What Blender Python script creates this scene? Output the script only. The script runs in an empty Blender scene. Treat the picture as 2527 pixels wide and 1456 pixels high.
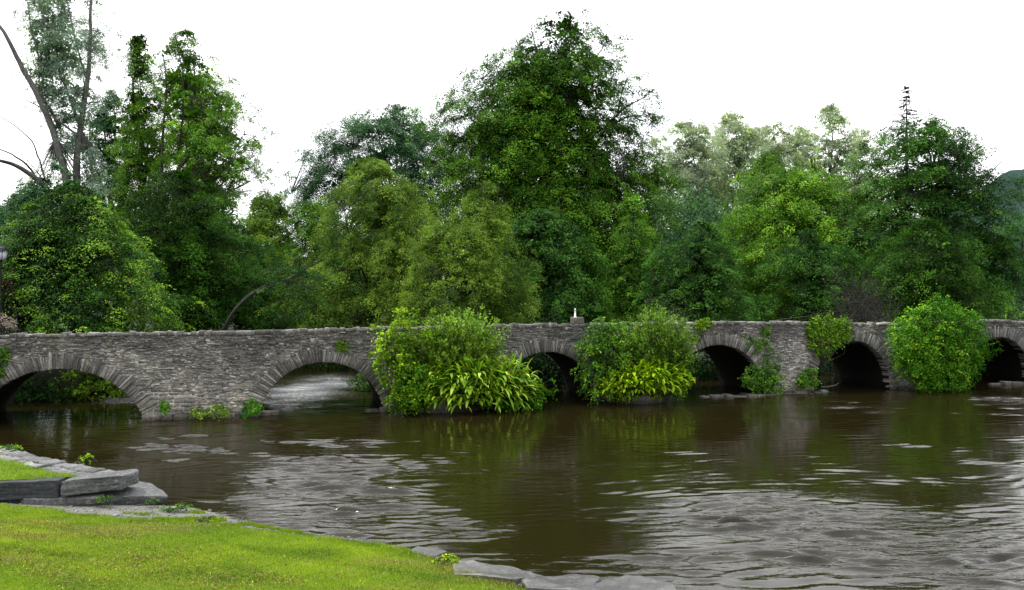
import bpy, math
import numpy as np

# ------------------------------------------------------------------ frame
F, CX, HY, CH = 1983.0, 1263.5, 713.0, 5.2      # focal length / centre / horizon measured on the photo, camera height
def at(px, py, Y):                               # a point seen at px,py when it stands Y metres away
    return np.array([(px - CX) / F * Y, Y, CH - (py - HY) / F * Y])
def on_z(px, py, z=0.0):                         # a point seen at px,py lying at height z
    Y = (CH - z) * F / (py - HY)
    return np.array([(px - CX) / F * Y, Y, z])

S = bpy.context.scene
COL = S.collection
rng = np.random.default_rng(11)

BRIDGE_ROT = np.array([[math.cos(math.atan(.29)), math.sin(math.atan(.29)), 0], [-math.sin(math.atan(.29)), math.cos(math.atan(.29)), 0], [0, 0, 1]])   # row vectors: along the bridge
def norm(v):
    return v / np.maximum(np.linalg.norm(v, axis=-1, keepdims=True), 1e-9)

_nd = np.random.default_rng(5)
_ND = [(norm(_nd.normal(size=3)) * f, _nd.uniform(0, 6.28), 1 / f ** .6) for f in (1, 1, 1.3, 1.7, 2.1, 2.6, 3.3, 4.1, 5.3)]
def noise(p):                                    # smooth, about -1..1, feature size near 3 units
    p = np.asarray(p, float)
    return sum(a * np.sin(p @ d + ph + 1.3 * np.sin(p @ d[[1, 2, 0]] * .7)) for d, ph, a in _ND) / 2.6

# ------------------------------------------------------------------ mesh helpers
class MB:
    def __init__(s): s.v, s.q, s.t, s.c, s.n = [], [], [], [], 0
    def add(s, v, quads=None, tris=None, tint=None):
        v = np.asarray(v, float).reshape(-1, 3)
        s.v.append(v)
        if quads is not None and len(quads): s.q.append(np.asarray(quads, np.int64).reshape(-1, 4) + s.n)
        if tris is not None and len(tris): s.t.append(np.asarray(tris, np.int64).reshape(-1, 3) + s.n)
        if tint is None: tint = np.full((len(v), 3), .5)
        tint = np.asarray(tint, float)
        if tint.ndim == 1: tint = np.tile(tint, (len(v), 1))
        s.c.append(tint); s.n += len(v)
    def build(s, name, mat, parent=None, origin=None, smooth=False):
        v = np.concatenate(s.v) if s.v else np.zeros((0, 3))
        if origin is not None: v = v - np.asarray(origin)
        q = np.concatenate(s.q) if s.q else np.zeros((0, 4), np.int64)
        t = np.concatenate(s.t) if s.t else np.zeros((0, 3), np.int64)
        me = bpy.data.meshes.new(name)
        me.vertices.add(len(v)); me.vertices.foreach_set('co', v.astype(np.float32).ravel())
        me.loops.add(q.size + t.size)
        me.loops.foreach_set('vertex_index', np.concatenate([q.ravel(), t.ravel()]).astype(np.int32))
        nf = len(q) + len(t)
        me.polygons.add(nf)
        me.polygons.foreach_set('loop_start', np.concatenate([np.arange(len(q)) * 4, q.size + np.arange(len(t)) * 3]).astype(np.int32))
        if smooth: me.polygons.foreach_set('use_smooth', np.ones(nf, bool))
        me.update(calc_edges=True)
        c = np.concatenate(s.c) if s.c else np.zeros((0, 3))
        a = me.attributes.new('tint', 'FLOAT_COLOR', 'POINT')
        a.data.foreach_set('color', np.concatenate([c, np.ones((len(c), 1))], 1).astype(np.float32).ravel())
        me.materials.append(mat)
        o = bpy.data.objects.new(name, me); COL.objects.link(o)
        if parent is not None: o.parent = parent
        return o

def tag(o, label=None, cat=None, group=None, kind=None):
    for k, x in (('label', label), ('category', cat), ('group', group), ('kind', kind)):
        if x: o[k] = x
    return o
def thing(name, label, cat, loc=(0, 0, 0), rz=0, group=None):
    o = bpy.data.objects.new(name, None); COL.objects.link(o)
    o.location = loc; o.rotation_euler = (0, 0, rz); o.empty_display_size = .3
    return tag(o, label, cat, group)

def tube(mb, path, rad, sides=7, tint=None, cap=True):
    path = np.asarray(path, float); M = len(path)
    rad = np.broadcast_to(np.asarray(rad, float), (M,)) if np.ndim(rad) else np.full(M, rad)
    d = norm(np.gradient(path, axis=0))
    ref = np.array([.13, .97, .21])
    a = norm(np.cross(d, ref)); b = np.cross(d, a)
    th = np.arange(sides) / sides * 2 * np.pi
    v = path[:, None] + rad[:, None, None] * (np.cos(th)[None, :, None] * a[:, None] + np.sin(th)[None, :, None] * b[:, None])
    i = np.arange(M - 1)[:, None] * sides; j = np.arange(sides)[None]; k = (j + 1) % sides
    q = np.stack([i + j, i + k, i + sides + k, i + sides + j], -1)
    mb.add(v, q, None, tint)

def twigs(mb, a, b, r0, r1, sag=0.0, sides=3, tint=None):         # many thin curved twigs at once
    n = len(a)
    if n == 0: return
    d = norm(b - a); ref = np.array([.31, .2, .93])
    s = norm(np.cross(d, ref)); u = np.cross(d, s)
    m = (a + b) / 2 + (rng.normal(size=(n, 3)) * .08) * np.linalg.norm(b - a, axis=1, keepdims=True)
    m[:, 2] -= sag
    th = np.arange(sides) / sides * 2 * np.pi
    ring = np.cos(th)[None, :, None] * s[:, None] + np.sin(th)[None, :, None] * u[:, None]
    r0 = np.broadcast_to(r0, (n,)); r1 = np.broadcast_to(r1, (n,))
    rm = (r0 + r1) / 2
    v = np.stack([p[:, None] + r[:, None, None] * ring for p, r in ((a, r0), (m, rm), (b, r1))], 1).reshape(-1, 3)
    base = np.arange(n)[:, None, None] * 3 * sides
    i = np.arange(2)[None, :, None] * sides; j = np.arange(sides)[None, None]; k = (j + 1) % sides
    q = np.stack([base + i + j, base + i + k, base + i + sides + k, base + i + sides + j], -1)
    mb.add(v, q, None, tint)

def leaves(mb, p, nrm, L, W, tint, axis=None):                    # one small pointed face per leaf
    n = len(p)
    if n == 0: return
    nrm = norm(nrm)
    if axis is None: axis = rng.normal(size=(n, 3))
    ax = norm(axis - nrm * np.sum(axis * nrm, 1, keepdims=True))
    sd = np.cross(nrm, ax)
    L = np.broadcast_to(L, (n,))[:, None]; W = np.broadcast_to(W, (n,))[:, None]
    v = np.stack([p - ax * L * .5, p + sd * W * .5 + nrm * W * .12, p + ax * L * .5 - nrm * L * .1, p - sd * W * .5 + nrm * W * .12], 1)
    q = np.arange(n * 4).reshape(-1, 4)
    mb.add(v, q, None, np.repeat(tint, 4, 0))

# ------------------------------------------------------------------ materials
def new_mat(name):
    m = bpy.data.materials.new(name); m.use_nodes = True
    nt = m.node_tree; nt.nodes.clear()
    return m, nt, nt.nodes, nt.links
def N(nd, t, **k):
    n = nd.new(t)
    for a, b in k.items(): setattr(n, a, b)
    return n
def ramp(nd, pts):
    r = nd.new('ShaderNodeValToRGB'); e = r.color_ramp.elements
    while len(e) < len(pts): e.new(.5)
    for x, (p, c) in zip(e, pts):
        x.position = p; x.color = (*c, 1) if len(c) == 3 else c
    return r
def mixc(nd, lk, fac, a, b, blend='MIX'):
    m = N(nd, 'ShaderNodeMix', data_type='RGBA', blend_type=blend)
    for sock, val in ((m.inputs[0], fac), (m.inputs[6], a), (m.inputs[7], b)):
        if hasattr(val, 'links') or hasattr(val, 'is_linked'): lk.new(val, sock)
        elif isinstance(val, (int, float)): sock.default_value = val
        else: sock.default_value = (*val, 1)
    return m.outputs[2]
def math_(nd, lk, op, a, b=0.0, clamp=False):
    m = N(nd, 'ShaderNodeMath', operation=op, use_clamp=clamp)
    for s, v in ((m.inputs[0], a), (m.inputs[1], b)):
        if isinstance(v, (int, float)): s.default_value = v
        else: lk.new(v, s)
    return m.outputs[0]
def tex(nd, lk, scale, detail=4, rough=.6, vec=None, dist=0):
    n = N(nd, 'ShaderNodeTexNoise'); n.inputs['Scale'].default_value = scale
    n.inputs['Detail'].default_value = detail; n.inputs['Roughness'].default_value = rough
    n.inputs['Distortion'].default_value = dist
    if vec is not None: lk.new(vec, n.inputs['Vector'])
    return n
def coords(nd, lk, scale=(1, 1, 1), rot=(0, 0, 0)):
    g = N(nd, 'ShaderNodeNewGeometry')
    mp = N(nd, 'ShaderNodeMapping'); mp.inputs['Scale'].default_value = scale; mp.inputs['Rotation'].default_value = rot
    lk.new(g.outputs['Position'], mp.inputs['Vector'])
    return mp.outputs[0]

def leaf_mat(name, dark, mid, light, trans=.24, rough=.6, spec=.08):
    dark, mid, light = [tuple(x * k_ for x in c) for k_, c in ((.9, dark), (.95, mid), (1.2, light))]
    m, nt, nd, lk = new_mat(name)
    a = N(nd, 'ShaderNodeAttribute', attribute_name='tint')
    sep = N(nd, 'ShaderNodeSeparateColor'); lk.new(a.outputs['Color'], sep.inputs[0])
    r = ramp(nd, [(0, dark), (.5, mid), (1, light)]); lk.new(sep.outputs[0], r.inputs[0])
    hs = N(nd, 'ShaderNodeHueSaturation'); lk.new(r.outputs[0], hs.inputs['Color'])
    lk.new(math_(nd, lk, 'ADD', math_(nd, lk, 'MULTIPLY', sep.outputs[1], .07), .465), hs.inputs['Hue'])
    p = N(nd, 'ShaderNodeBsdfPrincipled'); lk.new(hs.outputs[0], p.inputs['Base Color'])
    p.inputs['Roughness'].default_value = rough; p.inputs['Specular IOR Level'].default_value = spec
    t = N(nd, 'ShaderNodeBsdfTranslucent')
    lk.new(mixc(nd, lk, 1.0, hs.outputs[0], (1.25, 1.35, .6), 'MULTIPLY'), t.inputs['Color'])
    mx = N(nd, 'ShaderNodeMixShader'); mx.inputs[0].default_value = trans
    lk.new(p.outputs[0], mx.inputs[1]); lk.new(t.outputs[0], mx.inputs[2])
    o = N(nd, 'ShaderNodeOutputMaterial'); lk.new(mx.outputs[0], o.inputs[0])
    return m

def bark_mat(name, c0, c1):
    c0, c1 = tuple(x * .6 for x in c0), tuple(x * .6 for x in c1)
    m, nt, nd, lk = new_mat(name)
    v = coords(nd, lk, (6, 6, 1.2))
    n = tex(nd, lk, 2.5, 6, .65, v)
    r = ramp(nd, [(.3, c0), (.7, c1)]); lk.new(n.outputs[0], r.inputs[0])
    p = N(nd, 'ShaderNodeBsdfPrincipled'); lk.new(r.outputs[0], p.inputs['Base Color']); p.inputs['Roughness'].default_value = .9
    b = N(nd, 'ShaderNodeBump'); b.inputs['Strength'].default_value = .6; b.inputs['Distance'].default_value = .04
    lk.new(n.outputs[0], b.inputs['Height']); lk.new(b.outputs[0], p.inputs['Normal'])
    o = N(nd, 'ShaderNodeOutputMaterial'); lk.new(p.outputs[0], o.inputs[0])
    return m

def stone_mat(name, stops, grime=.6, lichen=.5, moss=.25, wet=False, warm=True, tide=.35):
    stops = [(p_, tuple(x * 1.04 for x in c_)) for p_, c_ in stops]
    m, nt, nd, lk = new_mat(name)
    a = N(nd, 'ShaderNodeAttribute', attribute_name='tint')
    sep = N(nd, 'ShaderNodeSeparateColor'); lk.new(a.outputs['Color'], sep.inputs[0])
    v = coords(nd, lk)
    fine = tex(nd, lk, 14, 6, .7, v); big = tex(nd, lk, .55, 4, .6, v); med = tex(nd, lk, 3.2, 5, .6, v)
    k = math_(nd, lk, 'ADD', math_(nd, lk, 'MULTIPLY', sep.outputs[0], .62), math_(nd, lk, 'MULTIPLY', math_(nd, lk, 'SUBTRACT', fine.outputs[0], .5), 1.1))
    k = math_(nd, lk, 'ADD', k, .17, True)
    r = ramp(nd, stops); lk.new(k, r.inputs[0])
    c = r.outputs[0]
    if warm: c = mixc(nd, lk, sep.outputs[1], c, mixc(nd, lk, 1.0, c, (1.10, 1.0, .85), 'MULTIPLY'))
    gr = ramp(nd, [(.42, (0, 0, 0)), (.68, (1, 1, 1))]); lk.new(big.outputs[0], gr.inputs[0])
    g = math_(nd, lk, 'ADD', math_(nd, lk, 'MULTIPLY', gr.outputs[0], grime), math_(nd, lk, 'MULTIPLY', sep.outputs[2], .75), True)
    c = mixc(nd, lk, g, c, mixc(nd, lk, 1.0, c, (.33, .33, .34), 'MULTIPLY'))
    ms = tex(nd, lk, 1.3, 5, .7, v, .5)
    mr = ramp(nd, [(.56, (0, 0, 0)), (.72, (1, 1, 1))]); lk.new(ms.outputs[0], mr.inputs[0])
    c = mixc(nd, lk, math_(nd, lk, 'MULTIPLY', mr.outputs[0], moss), c, (.045, .06, .018))
    lr = ramp(nd, [(.60, (0, 0, 0)), (.68, (1, 1, 1))]); l2 = tex(nd, lk, 7, 4, .75, v); lk.new(l2.outputs[0], lr.inputs[0])
    c = mixc(nd, lk, math_(nd, lk, 'MULTIPLY', lr.outputs[0], lichen), c, (.30, .30, .285))
    # pale limewashed areas and a damp tide line just above the water
    lw = tex(nd, lk, .9, 6, .68, v, .6); lwr = ramp(nd, [(.52, (1, 1, 1)), (.66, (1.75, 1.72, 1.62))]); lk.new(lw.outputs[0], lwr.inputs[0])
    c = mixc(nd, lk, 1.0, c, lwr.outputs[0], 'MULTIPLY')
    sz_ = N(nd, 'ShaderNodeSeparateXYZ'); lk.new(v, sz_.inputs[0])
    td = N(nd, 'ShaderNodeMapRange'); lk.new(math_(nd, lk, 'ADD', sz_.outputs['Z'], math_(nd, lk, 'MULTIPLY', big.outputs[0], -.25)), td.inputs['Value'])
    td.inputs['From Min'].default_value = -.02; td.inputs['From Max'].default_value = .16; td.inputs['To Min'].default_value = tide; td.inputs['To Max'].default_value = 1
    tc_ = N(nd, 'ShaderNodeCombineColor'); [lk.new(td.outputs[0], tc_.inputs[i_]) for i_ in range(3)]
    c = mixc(nd, lk, 1.0, c, tc_.outputs[0], 'MULTIPLY')
    p = N(nd, 'ShaderNodeBsdfPrincipled'); lk.new(c, p.inputs['Base Color'])
    p.inputs['Roughness'].default_value = .38 if wet else .92
    p.inputs['Specular IOR Level'].default_value = .5 if wet else .2
    b = N(nd, 'ShaderNodeBump'); b.inputs['Strength'].default_value = .8; b.inputs['Distance'].default_value = .018
    lk.new(math_(nd, lk, 'ADD', fine.outputs[0], med.outputs[0]), b.inputs['Height']); lk.new(b.outputs[0], p.inputs['Normal'])
    o = N(nd, 'ShaderNodeOutputMaterial'); lk.new(p.outputs[0], o.inputs[0])
    return m

def plain_mat(name, col, rough=.6, metal=0, var=.25, scale=9):
    m, nt, nd, lk = new_mat(name)
    n = tex(nd, lk, scale, 5, .6, coords(nd, lk))
    c = mixc(nd, lk, n.outputs[0], tuple(x * (1 - var) for x in col), tuple(min(1, x * (1 + var)) for x in col))
    p = N(nd, 'ShaderNodeBsdfPrincipled'); lk.new(c, p.inputs['Base Color'])
    p.inputs['Roughness'].default_value = rough; p.inputs['Metallic'].default_value = metal
    o = N(nd, 'ShaderNodeOutputMaterial'); lk.new(p.outputs[0], o.inputs[0])
    return m

LF = dict(
    hornbeam=leaf_mat('leaf_hornbeam', (.005, .022, .003), (.030, .100, .010), (.210, .340, .026)),
    dark=leaf_mat('leaf_dark', (.006, .022, .004), (.024, .082, .011), (.090, .205, .026)),
    green=leaf_mat('leaf_green', (.009, .032, .003), (.046, .130, .010), (.160, .310, .026)),
    bright=leaf_mat('leaf_bright', (.018, .066, .004), (.082, .205, .012), (.250, .430, .036)),
    olive=leaf_mat('leaf_olive', (.016, .042, .004), (.086, .165, .016), (.240, .350, .042)),
    yellow=leaf_mat('leaf_yellow', (.025, .065, .006), (.085, .175, .014), (.220, .340, .030)),
    teal=leaf_mat('leaf_teal', (.012, .045, .020), (.042, .118, .048), (.110, .215, .090)),
    hazy=leaf_mat('leaf_hazy', (.24, .29, .225), (.31, .38, .285), (.38, .46, .34), trans=.5),  # distance haze put into the leaf colour, as with pale below
    pale=leaf_mat('leaf_pale', (.110, .175, .140), (.210, .310, .255), (.320, .430, .360), trans=.45),
    shrub=leaf_mat('leaf_shrub', (.012, .062, .004), (.078, .235, .010), (.270, .470, .026)),
    lime=leaf_mat('leaf_lime', (.030, .090, .003), (.175, .325, .007), (.400, .560, .026)),
    plume=leaf_mat('leaf_plume', (.024, .078, .006), (.120, .245, .018), (.290, .450, .050)),
    strap=leaf_mat('leaf_strap', (.030, .095, .004), (.150, .290, .010), (.370, .520, .045), trans=.2, rough=.4, spec=.3),
    ivy=leaf_mat('leaf_ivy', (.020, .070, .004), (.090, .200, .008), (.260, .390, .022), trans=.15),
    copper=leaf_mat('leaf_copper', (.020, .006, .006), (.060, .016, .016), (.14, .04, .04)),
    blossom=leaf_mat('leaf_blossom', (.12, .11, .08), (.34, .28, .26), (.62, .54, .52), trans=.2),
    straw=leaf_mat('leaf_straw', (.05, .030, .010), (.19, .145, .045), (.34, .30, .10), trans=.1),
    grass=leaf_mat('leaf_grass', (.050, .105, .006), (.175, .280, .012), (.330, .420, .032), trans=.2, rough=.7),
    needle=leaf_mat('leaf_needle', (.015, .026, .026), (.030, .048, .044), (.055, .075, .07), trans=.1),
)
BK = dict(dark=bark_mat('bark_dark', (.012, .010, .008), (.045, .040, .032)),
          grey=bark_mat('bark_grey', (.09, .085, .08), (.26, .25, .235)),
          black=bark_mat('bark_shaded', (.008, .007, .006), (.022, .020, .016)),
          mid=bark_mat('bark_mid', (.03, .026, .02), (.10, .09, .075)),
          pale=bark_mat('bark_pale', (.12, .125, .12), (.27, .28, .265)))
ST = dict(
    wall=stone_mat('bridge_rubble', [(0, (.042, .041, .040)), (.45, (.192, .188, .181)), (1, (.55, .54, .515))], lichen=.75),
    ring=stone_mat('bridge_voussoir', [(0, (.042, .041, .040)), (.5, (.192, .189, .183)), (1, (.46, .455, .44))], grime=.45, lichen=.25),
    mortar=stone_mat('bridge_mortar', [(0, (.032, .031, .030)), (.5, (.175, .171, .164)), (1, (.46, .45, .43))], grime=.5, lichen=.35),
    coping=stone_mat('bridge_coping', [(0, (.03, .029, .028)), (.5, (.12, .115, .11)), (1, (.42, .41, .40))], grime=.3, lichen=.6, moss=.75),
    soffit=stone_mat('arch_soffit', [(0, (.006, .006, .006)), (.5, (.02, .02, .019)), (1, (.07, .068, .064))], lichen=.04),  # near-black colour stands in for shade inside the arches
    slab=stone_mat('slate_slab', [(0, (.028, .029, .030)), (.5, (.095, .097, .098)), (1, (.27, .272, .272))], grime=.5, lichen=.35, moss=.3, warm=False),
    darkslab=stone_mat('dark_slate', [(0, (.018, .02, .024)), (.5, (.05, .053, .06)), (1, (.22, .225, .235))], grime=.5, lichen=.1, moss=.1, warm=False),
    wet=stone_mat('wet_rock', [(0, (.025, .026, .028)), (.5, (.075, .076, .074)), (1, (.19, .19, .18))], grime=.4, lichen=.15, moss=.1, wet=True, warm=False, tide=.6),
)

# ------------------------------------------------------------------ heights of the ground
BRX = np.linspace
def bridge_y(x): return 36.1 + .29 * np.asarray(x, float)
EX = np.array([-60, -30, -14, -11.4, -7.2, -4.76, -2.9, -2.1, -.97, .93, 2.0, 3.0, 4.5, 60])
EY = np.array([20, 18.9, 18.1, 17.85, 17.2, 16.7, 16.15, 15.75, 14.55, 13.45, 11.5, 9, 5, 2])
EZ = np.array([.6, .5, .42, .40, .22, .12, .08, .07, .06, .05, .05, .05, .05, .05])
WX = np.array([-60, -14, -9.3, -8.0, -7.0, -5.5, -4.7, -3.05, -1.27, .93, 2.0, 3.0, 4.5, 60])
WY = np.array([22, 19.7, 19.6, 19.3, 18.7, 17.6, 17.25, 16.6, 15.5, 14.1, 12.2, 9.8, 5.8, 3])
def bank_z(x, y):                                  # slipway and lawn slope on the near bank
    e = np.interp(x, EX, EY); z0 = np.interp(x, EX, EZ); w = np.maximum(np.interp(x, WX, WY) - e, .15)
    t = y - e
    p = np.stack([x, y, 0 * x], -1)
    inland = z0 + .085 * np.minimum(-t, 30) + .02 * noise(p * 1.1) + .012 * noise(p * 3.3)
    out = z0 * (1 - t / w) - .10 * np.maximum(t - w, 0) + .012 * noise(p * 2.5)
    return np.where(t < 0, inland, np.maximum(out, -1.6))
FBX = np.array([-400, -60, -24, -16.5, -15, -8, -5, 0, 20, 45, 400])
FBY = np.array([36, 36, 36, 37.5, 52, 53, 47, 42.0, 48.0, 55, 140])
def ground_z(x, y):
    fb = np.interp(x, FBX, FBY)
    p = np.stack([x, y, 0 * x], -1)
    far = np.clip((y - fb) / 3.0, 0, 1); far = far * far * (3 - 2 * far)
    zf = -1.6 + far * 2.6 + np.clip((y - fb) / 60, 0, 1.5) * 1.2 + .12 * noise(p * .5) * far
    lf = np.clip((-17.5 - .35 * (y - 30) * 0 - x) / 3, 0, 1) * np.clip((y - 28) / 3, 0, 1) * 0
    near = bank_z(x, y) - .25
    return np.where(y < 27, np.minimum(near, 6), zf)

# ------------------------------------------------------------------ camera, light, sky
cd = bpy.data.cameras.new('camera'); cam = bpy.data.objects.new('camera', cd); COL.objects.link(cam)
cam.location = (0, 0, CH); cam.rotation_euler = (math.pi / 2, 0, 0)
cd.sensor_width = 36; cd.lens = 36 * F / 2527; cd.shift_y = -15 / 2527
cd.clip_start = .1; cd.clip_end = 5000
S.camera = cam

SUN_EL, SUN_AZ = math.radians(62), math.radians(285)       # azimuth clockwise from +Y: high on the left
to_sun = np.array([math.sin(SUN_AZ) * math.cos(SUN_EL), math.cos(SUN_AZ) * math.cos(SUN_EL), math.sin(SUN_EL)])
from mathutils import Vector
sl = bpy.data.lights.new('sun', 'SUN'); sl.energy = 3.6; sl.angle = math.radians(9); sl.color = (1, .96, .88)
so = bpy.data.objects.new('sun', sl); COL.objects.link(so); so.location = (0, 0, 40)
so.rotation_euler = Vector(to_sun).to_track_quat('Z', 'Y').to_euler()

w = bpy.data.worlds.new('World'); S.world = w; w.use_nodes = True
nd, lk = w.node_tree.nodes, w.node_tree.links
nd.clear()
sky = N(nd, 'ShaderNodeTexSky', sky_type='NISHITA', sun_disc=False)
sky.sun_elevation = SUN_EL; sky.sun_rotation = SUN_AZ
tc = N(nd, 'ShaderNodeTexCoord')
cl = tex(nd, lk, 2.2, 5, .55, tc.outputs['Generated'])
cr = ramp(nd, [(.30, (20.0, 20.6, 21.6)), (.55, (22.6, 22.6, 22.8))]); lk.new(cl.outputs[0], cr.inputs[0])
cov = ramp(nd, [(.28, (.80, .80, .80)), (.5, (.97, .97, .97))]); lk.new(cl.outputs[0], cov.inputs[0])
sx = N(nd, 'ShaderNodeSeparateXYZ'); lk.new(tc.outputs['Generated'], sx.inputs[0])
up_ = math_(nd, lk, 'MAXIMUM', sx.outputs['Z'], 0.0)
zen = math_(nd, lk, 'ADD', math_(nd, lk, 'MULTIPLY', math_(nd, lk, 'POWER', up_, 1.4), 1.1), 1.0)      # an overcast sky is brighter overhead
zen = math_(nd, lk, 'MULTIPLY', zen, math_(nd, lk, 'ADD', math_(nd, lk, 'MULTIPLY', math_(nd, lk, 'MULTIPLY', sx.outputs['Y'], math_(nd, lk, 'SUBTRACT', 1.0, up_)), .30), .70))   # added gradient dimming the unseen sky behind the camera, so fronts stay darker
zc_ = N(nd, 'ShaderNodeCombineColor'); lk.new(zen, zc_.inputs[0]); lk.new(math_(nd, lk, 'POWER', zen, 1.02), zc_.inputs[1]); lk.new(math_(nd, lk, 'POWER', zen, 1.10), zc_.inputs[2])
c = mixc(nd, lk, cov.outputs[0], sky.outputs[0], mixc(nd, lk, 1.0, cr.outputs[0], zc_.outputs[0], 'MULTIPLY'))
bg = N(nd, 'ShaderNodeBackground'); bg.inputs['Strength'].default_value = .1
lk.new(c, bg.inputs['Color'])
wo = N(nd, 'ShaderNodeOutputWorld'); lk.new(bg.outputs[0], wo.inputs[0])

S.view_settings.view_transform = 'Standard'; S.view_settings.look = 'None'; S.view_settings.exposure = 0
S.cycles.max_bounces = 6; S.cycles.diffuse_bounces = 2; S.cycles.glossy_bounces = 3; S.cycles.transmission_bounces = 4
S.cycles.use_denoising = True; S.cycles.denoiser = 'OPENIMAGEDENOISE'; S.cycles.sample_clamp_indirect = 4

# ------------------------------------------------------------------ ground, hills, water
def grid(name, xs, ys, zf, mat, keep=None, smooth=True):
    X, Y = np.meshgrid(xs, ys); Z = zf(X, Y)
    v = np.stack([X, Y, Z], -1).reshape(-1, 3)
    n = len(xs); i = np.arange(len(ys) - 1)[:, None] * n + np.arange(n - 1)[None]
    q = np.stack([i, i + 1, i + n + 1, i + n], -1).reshape(-1, 4)
    if keep is not None:
        k = keep(X, Y).reshape(-1); q = q[k[q].all(1)]
    mb = MB(); mb.add(v, q); return mb.build(name, mat, smooth=smooth)

def soil_mat():
    m, nt, nd, lk = new_mat('woodland_floor')
    v = coords(nd, lk); n = tex(nd, lk, 2, 6, .7, v)
    r = ramp(nd, [(.3, (.006, .009, .003)), (.6, (.016, .026, .008)), (.8, (.03, .028, .016))]); lk.new(n.outputs[0], r.inputs[0])
    p = N(nd, 'ShaderNodeBsdfPrincipled'); lk.new(r.outputs[0], p.inputs['Base Color']); p.inputs['Roughness'].default_value = .95
    o = N(nd, 'ShaderNodeOutputMaterial'); lk.new(p.outputs[0], o.inputs[0]); return m
xs = np.concatenate([[-3000, -1200, -500, -250, -120], np.arange(-80, 80.1, 1.0), [120, 250, 500, 1200, 3000]])
ys = np.concatenate([[-200, -60, -20], np.arange(-5, 110.1, 1.0), [140, 200, 400, 900, 3000]])
tag(grid('ground', xs, ys, ground_z, soil_mat()), kind='structure')

def hill_mat():
    m, nt, nd, lk = new_mat('hazy_wooded_hill')
    v = coords(nd, lk); n = tex(nd, lk, .09, 8, .75, v); n2 = tex(nd, lk, .012, 3, .5, v)
    r = ramp(nd, [(.3, (.028, .055, .055)), (.5, (.044, .076, .070)), (.7, (.064, .098, .080))])
    lk.new(math_(nd, lk, 'ADD', math_(nd, lk, 'MULTIPLY', n.outputs[0], .6), math_(nd, lk, 'MULTIPLY', n2.outputs[0], .4)), r.inputs[0])
    p = N(nd, 'ShaderNodeBsdfPrincipled'); lk.new(r.outputs[0], p.inputs['Base Color']); p.inputs['Roughness'].default_value = 1
    p.inputs['Specular IOR Level'].default_value = 0
    b = N(nd, 'ShaderNodeBump'); b.inputs['Strength'].default_value = 1; b.inputs['Distance'].default_value = 5
    lk.new(n.outputs[0], b.inputs['Height']); lk.new(b.outputs[0], p.inputs['Normal'])
    o = N(nd, 'ShaderNodeOutputMaterial'); lk.new(p.outputs[0], o.inputs[0]); return m
rx = np.array([-2500, -700, -260, -238, -195, -150, -110, 20, 60, 110, 200, 258, 300, 700, 2500])
rz = np.array([90, 75, 48, 46, 34, 22, 19, 20, 34, 36, 34, 64, 78, 95, 110])
def hill_z(x, y):
    t = np.clip((y - 330) / 100, 0, 1); t = t * t * (3 - 2 * t)
    p = np.stack([x, y, 0 * x], -1)
    return 1 + np.interp(x * 420 / y, rx, rz) * t + t * (1.6 * noise(p * .09) + .8 * noise(p * .33)) + np.clip((y - 430) / 300, 0, 1) * 12
tag(grid('hills', np.concatenate([np.arange(-1600, -420, 40), np.arange(-420, 420, 4), np.arange(420, 1601, 40)]), np.concatenate([np.arange(326, 440, 4), [470, 520, 600, 800, 1200]]), hill_z, hill_mat()), kind='structure')

# ---- water
def px_blob(px, py, rx_, ry_, amp):
    c = on_z(px, py); a = on_z(px, py - ry_); b = on_z(px, py + ry_)
    return c[0], c[1], rx_ / F * c[1], (a[1] - b[1]) / 2, amp
ROUGH = [px_blob(800, 1110, 210, 70, .9), px_blob(780, 1215, 230, 60, 1.15), px_blob(800, 1290, 260, 40, 1.1), px_blob(1050, 1320, 170, 35, .8),
         px_blob(2100, 1300, 520, 110, 1.25), px_blob(1900, 1400, 420, 60, 1.2), px_blob(2350, 1440, 330, 45, .55), px_blob(2150, 1000, 300, 22, .9),
         px_blob(2440, 985, 160, 40, .8), px_blob(1750, 1020, 150, 18, .45), px_blob(2500, 1180, 90, 110, .8), px_blob(1150, 1165, 230, 26, .35),
         px_blob(1700, 1200, 250, 24, .5), px_blob(770, 960, 170, 60, 2.4), px_blob(450, 1110, 120, 22, .3)]
def rough_at(x, y):
    a = np.full_like(x, .10)
    p = np.stack([x, y, 0 * x], -1)
    xw = x + .9 * noise(p * .45) + .5 * noise(p * 1.6 + 4); yw = y + 1.1 * noise(p * .4 + 7) + .6 * noise(p * 1.5)
    for cx, cy, sx, sy, am in ROUGH:
        d = ((xw - cx) / sx) ** 2 + ((yw - cy) / sy) ** 2
        a += .8 * am * np.exp(-d * .95)
    a *= np.clip(1 + .45 * noise(p * .8 + 3) + .55 * noise(np.stack([x * .5 + y * .12, y * 2.0, 0 * x], -1) + 31), .15, 2)
    return np.clip(a, .05, 1.5)
wr = np.random.default_rng(3)
def wave_set(n, l0, l1, slope, spread):
    out = []
    for _ in range(n):
        lam = math.exp(wr.uniform(math.log(l0), math.log(l1))); k = 2 * math.pi / lam
        ang = -math.pi / 2 + .10 + wr.normal() * spread
        out.append((k * math.cos(ang), k * math.sin(ang), slope / k / math.sqrt(n) * 1.4, wr.uniform(0, 6.28), lam))
    return out
WAVES = wave_set(8, 2.0, 5, .015, .3) + wave_set(12, .8, 1.5, .035, .2) + wave_set(32, .27, .58, .235, .17)
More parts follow.
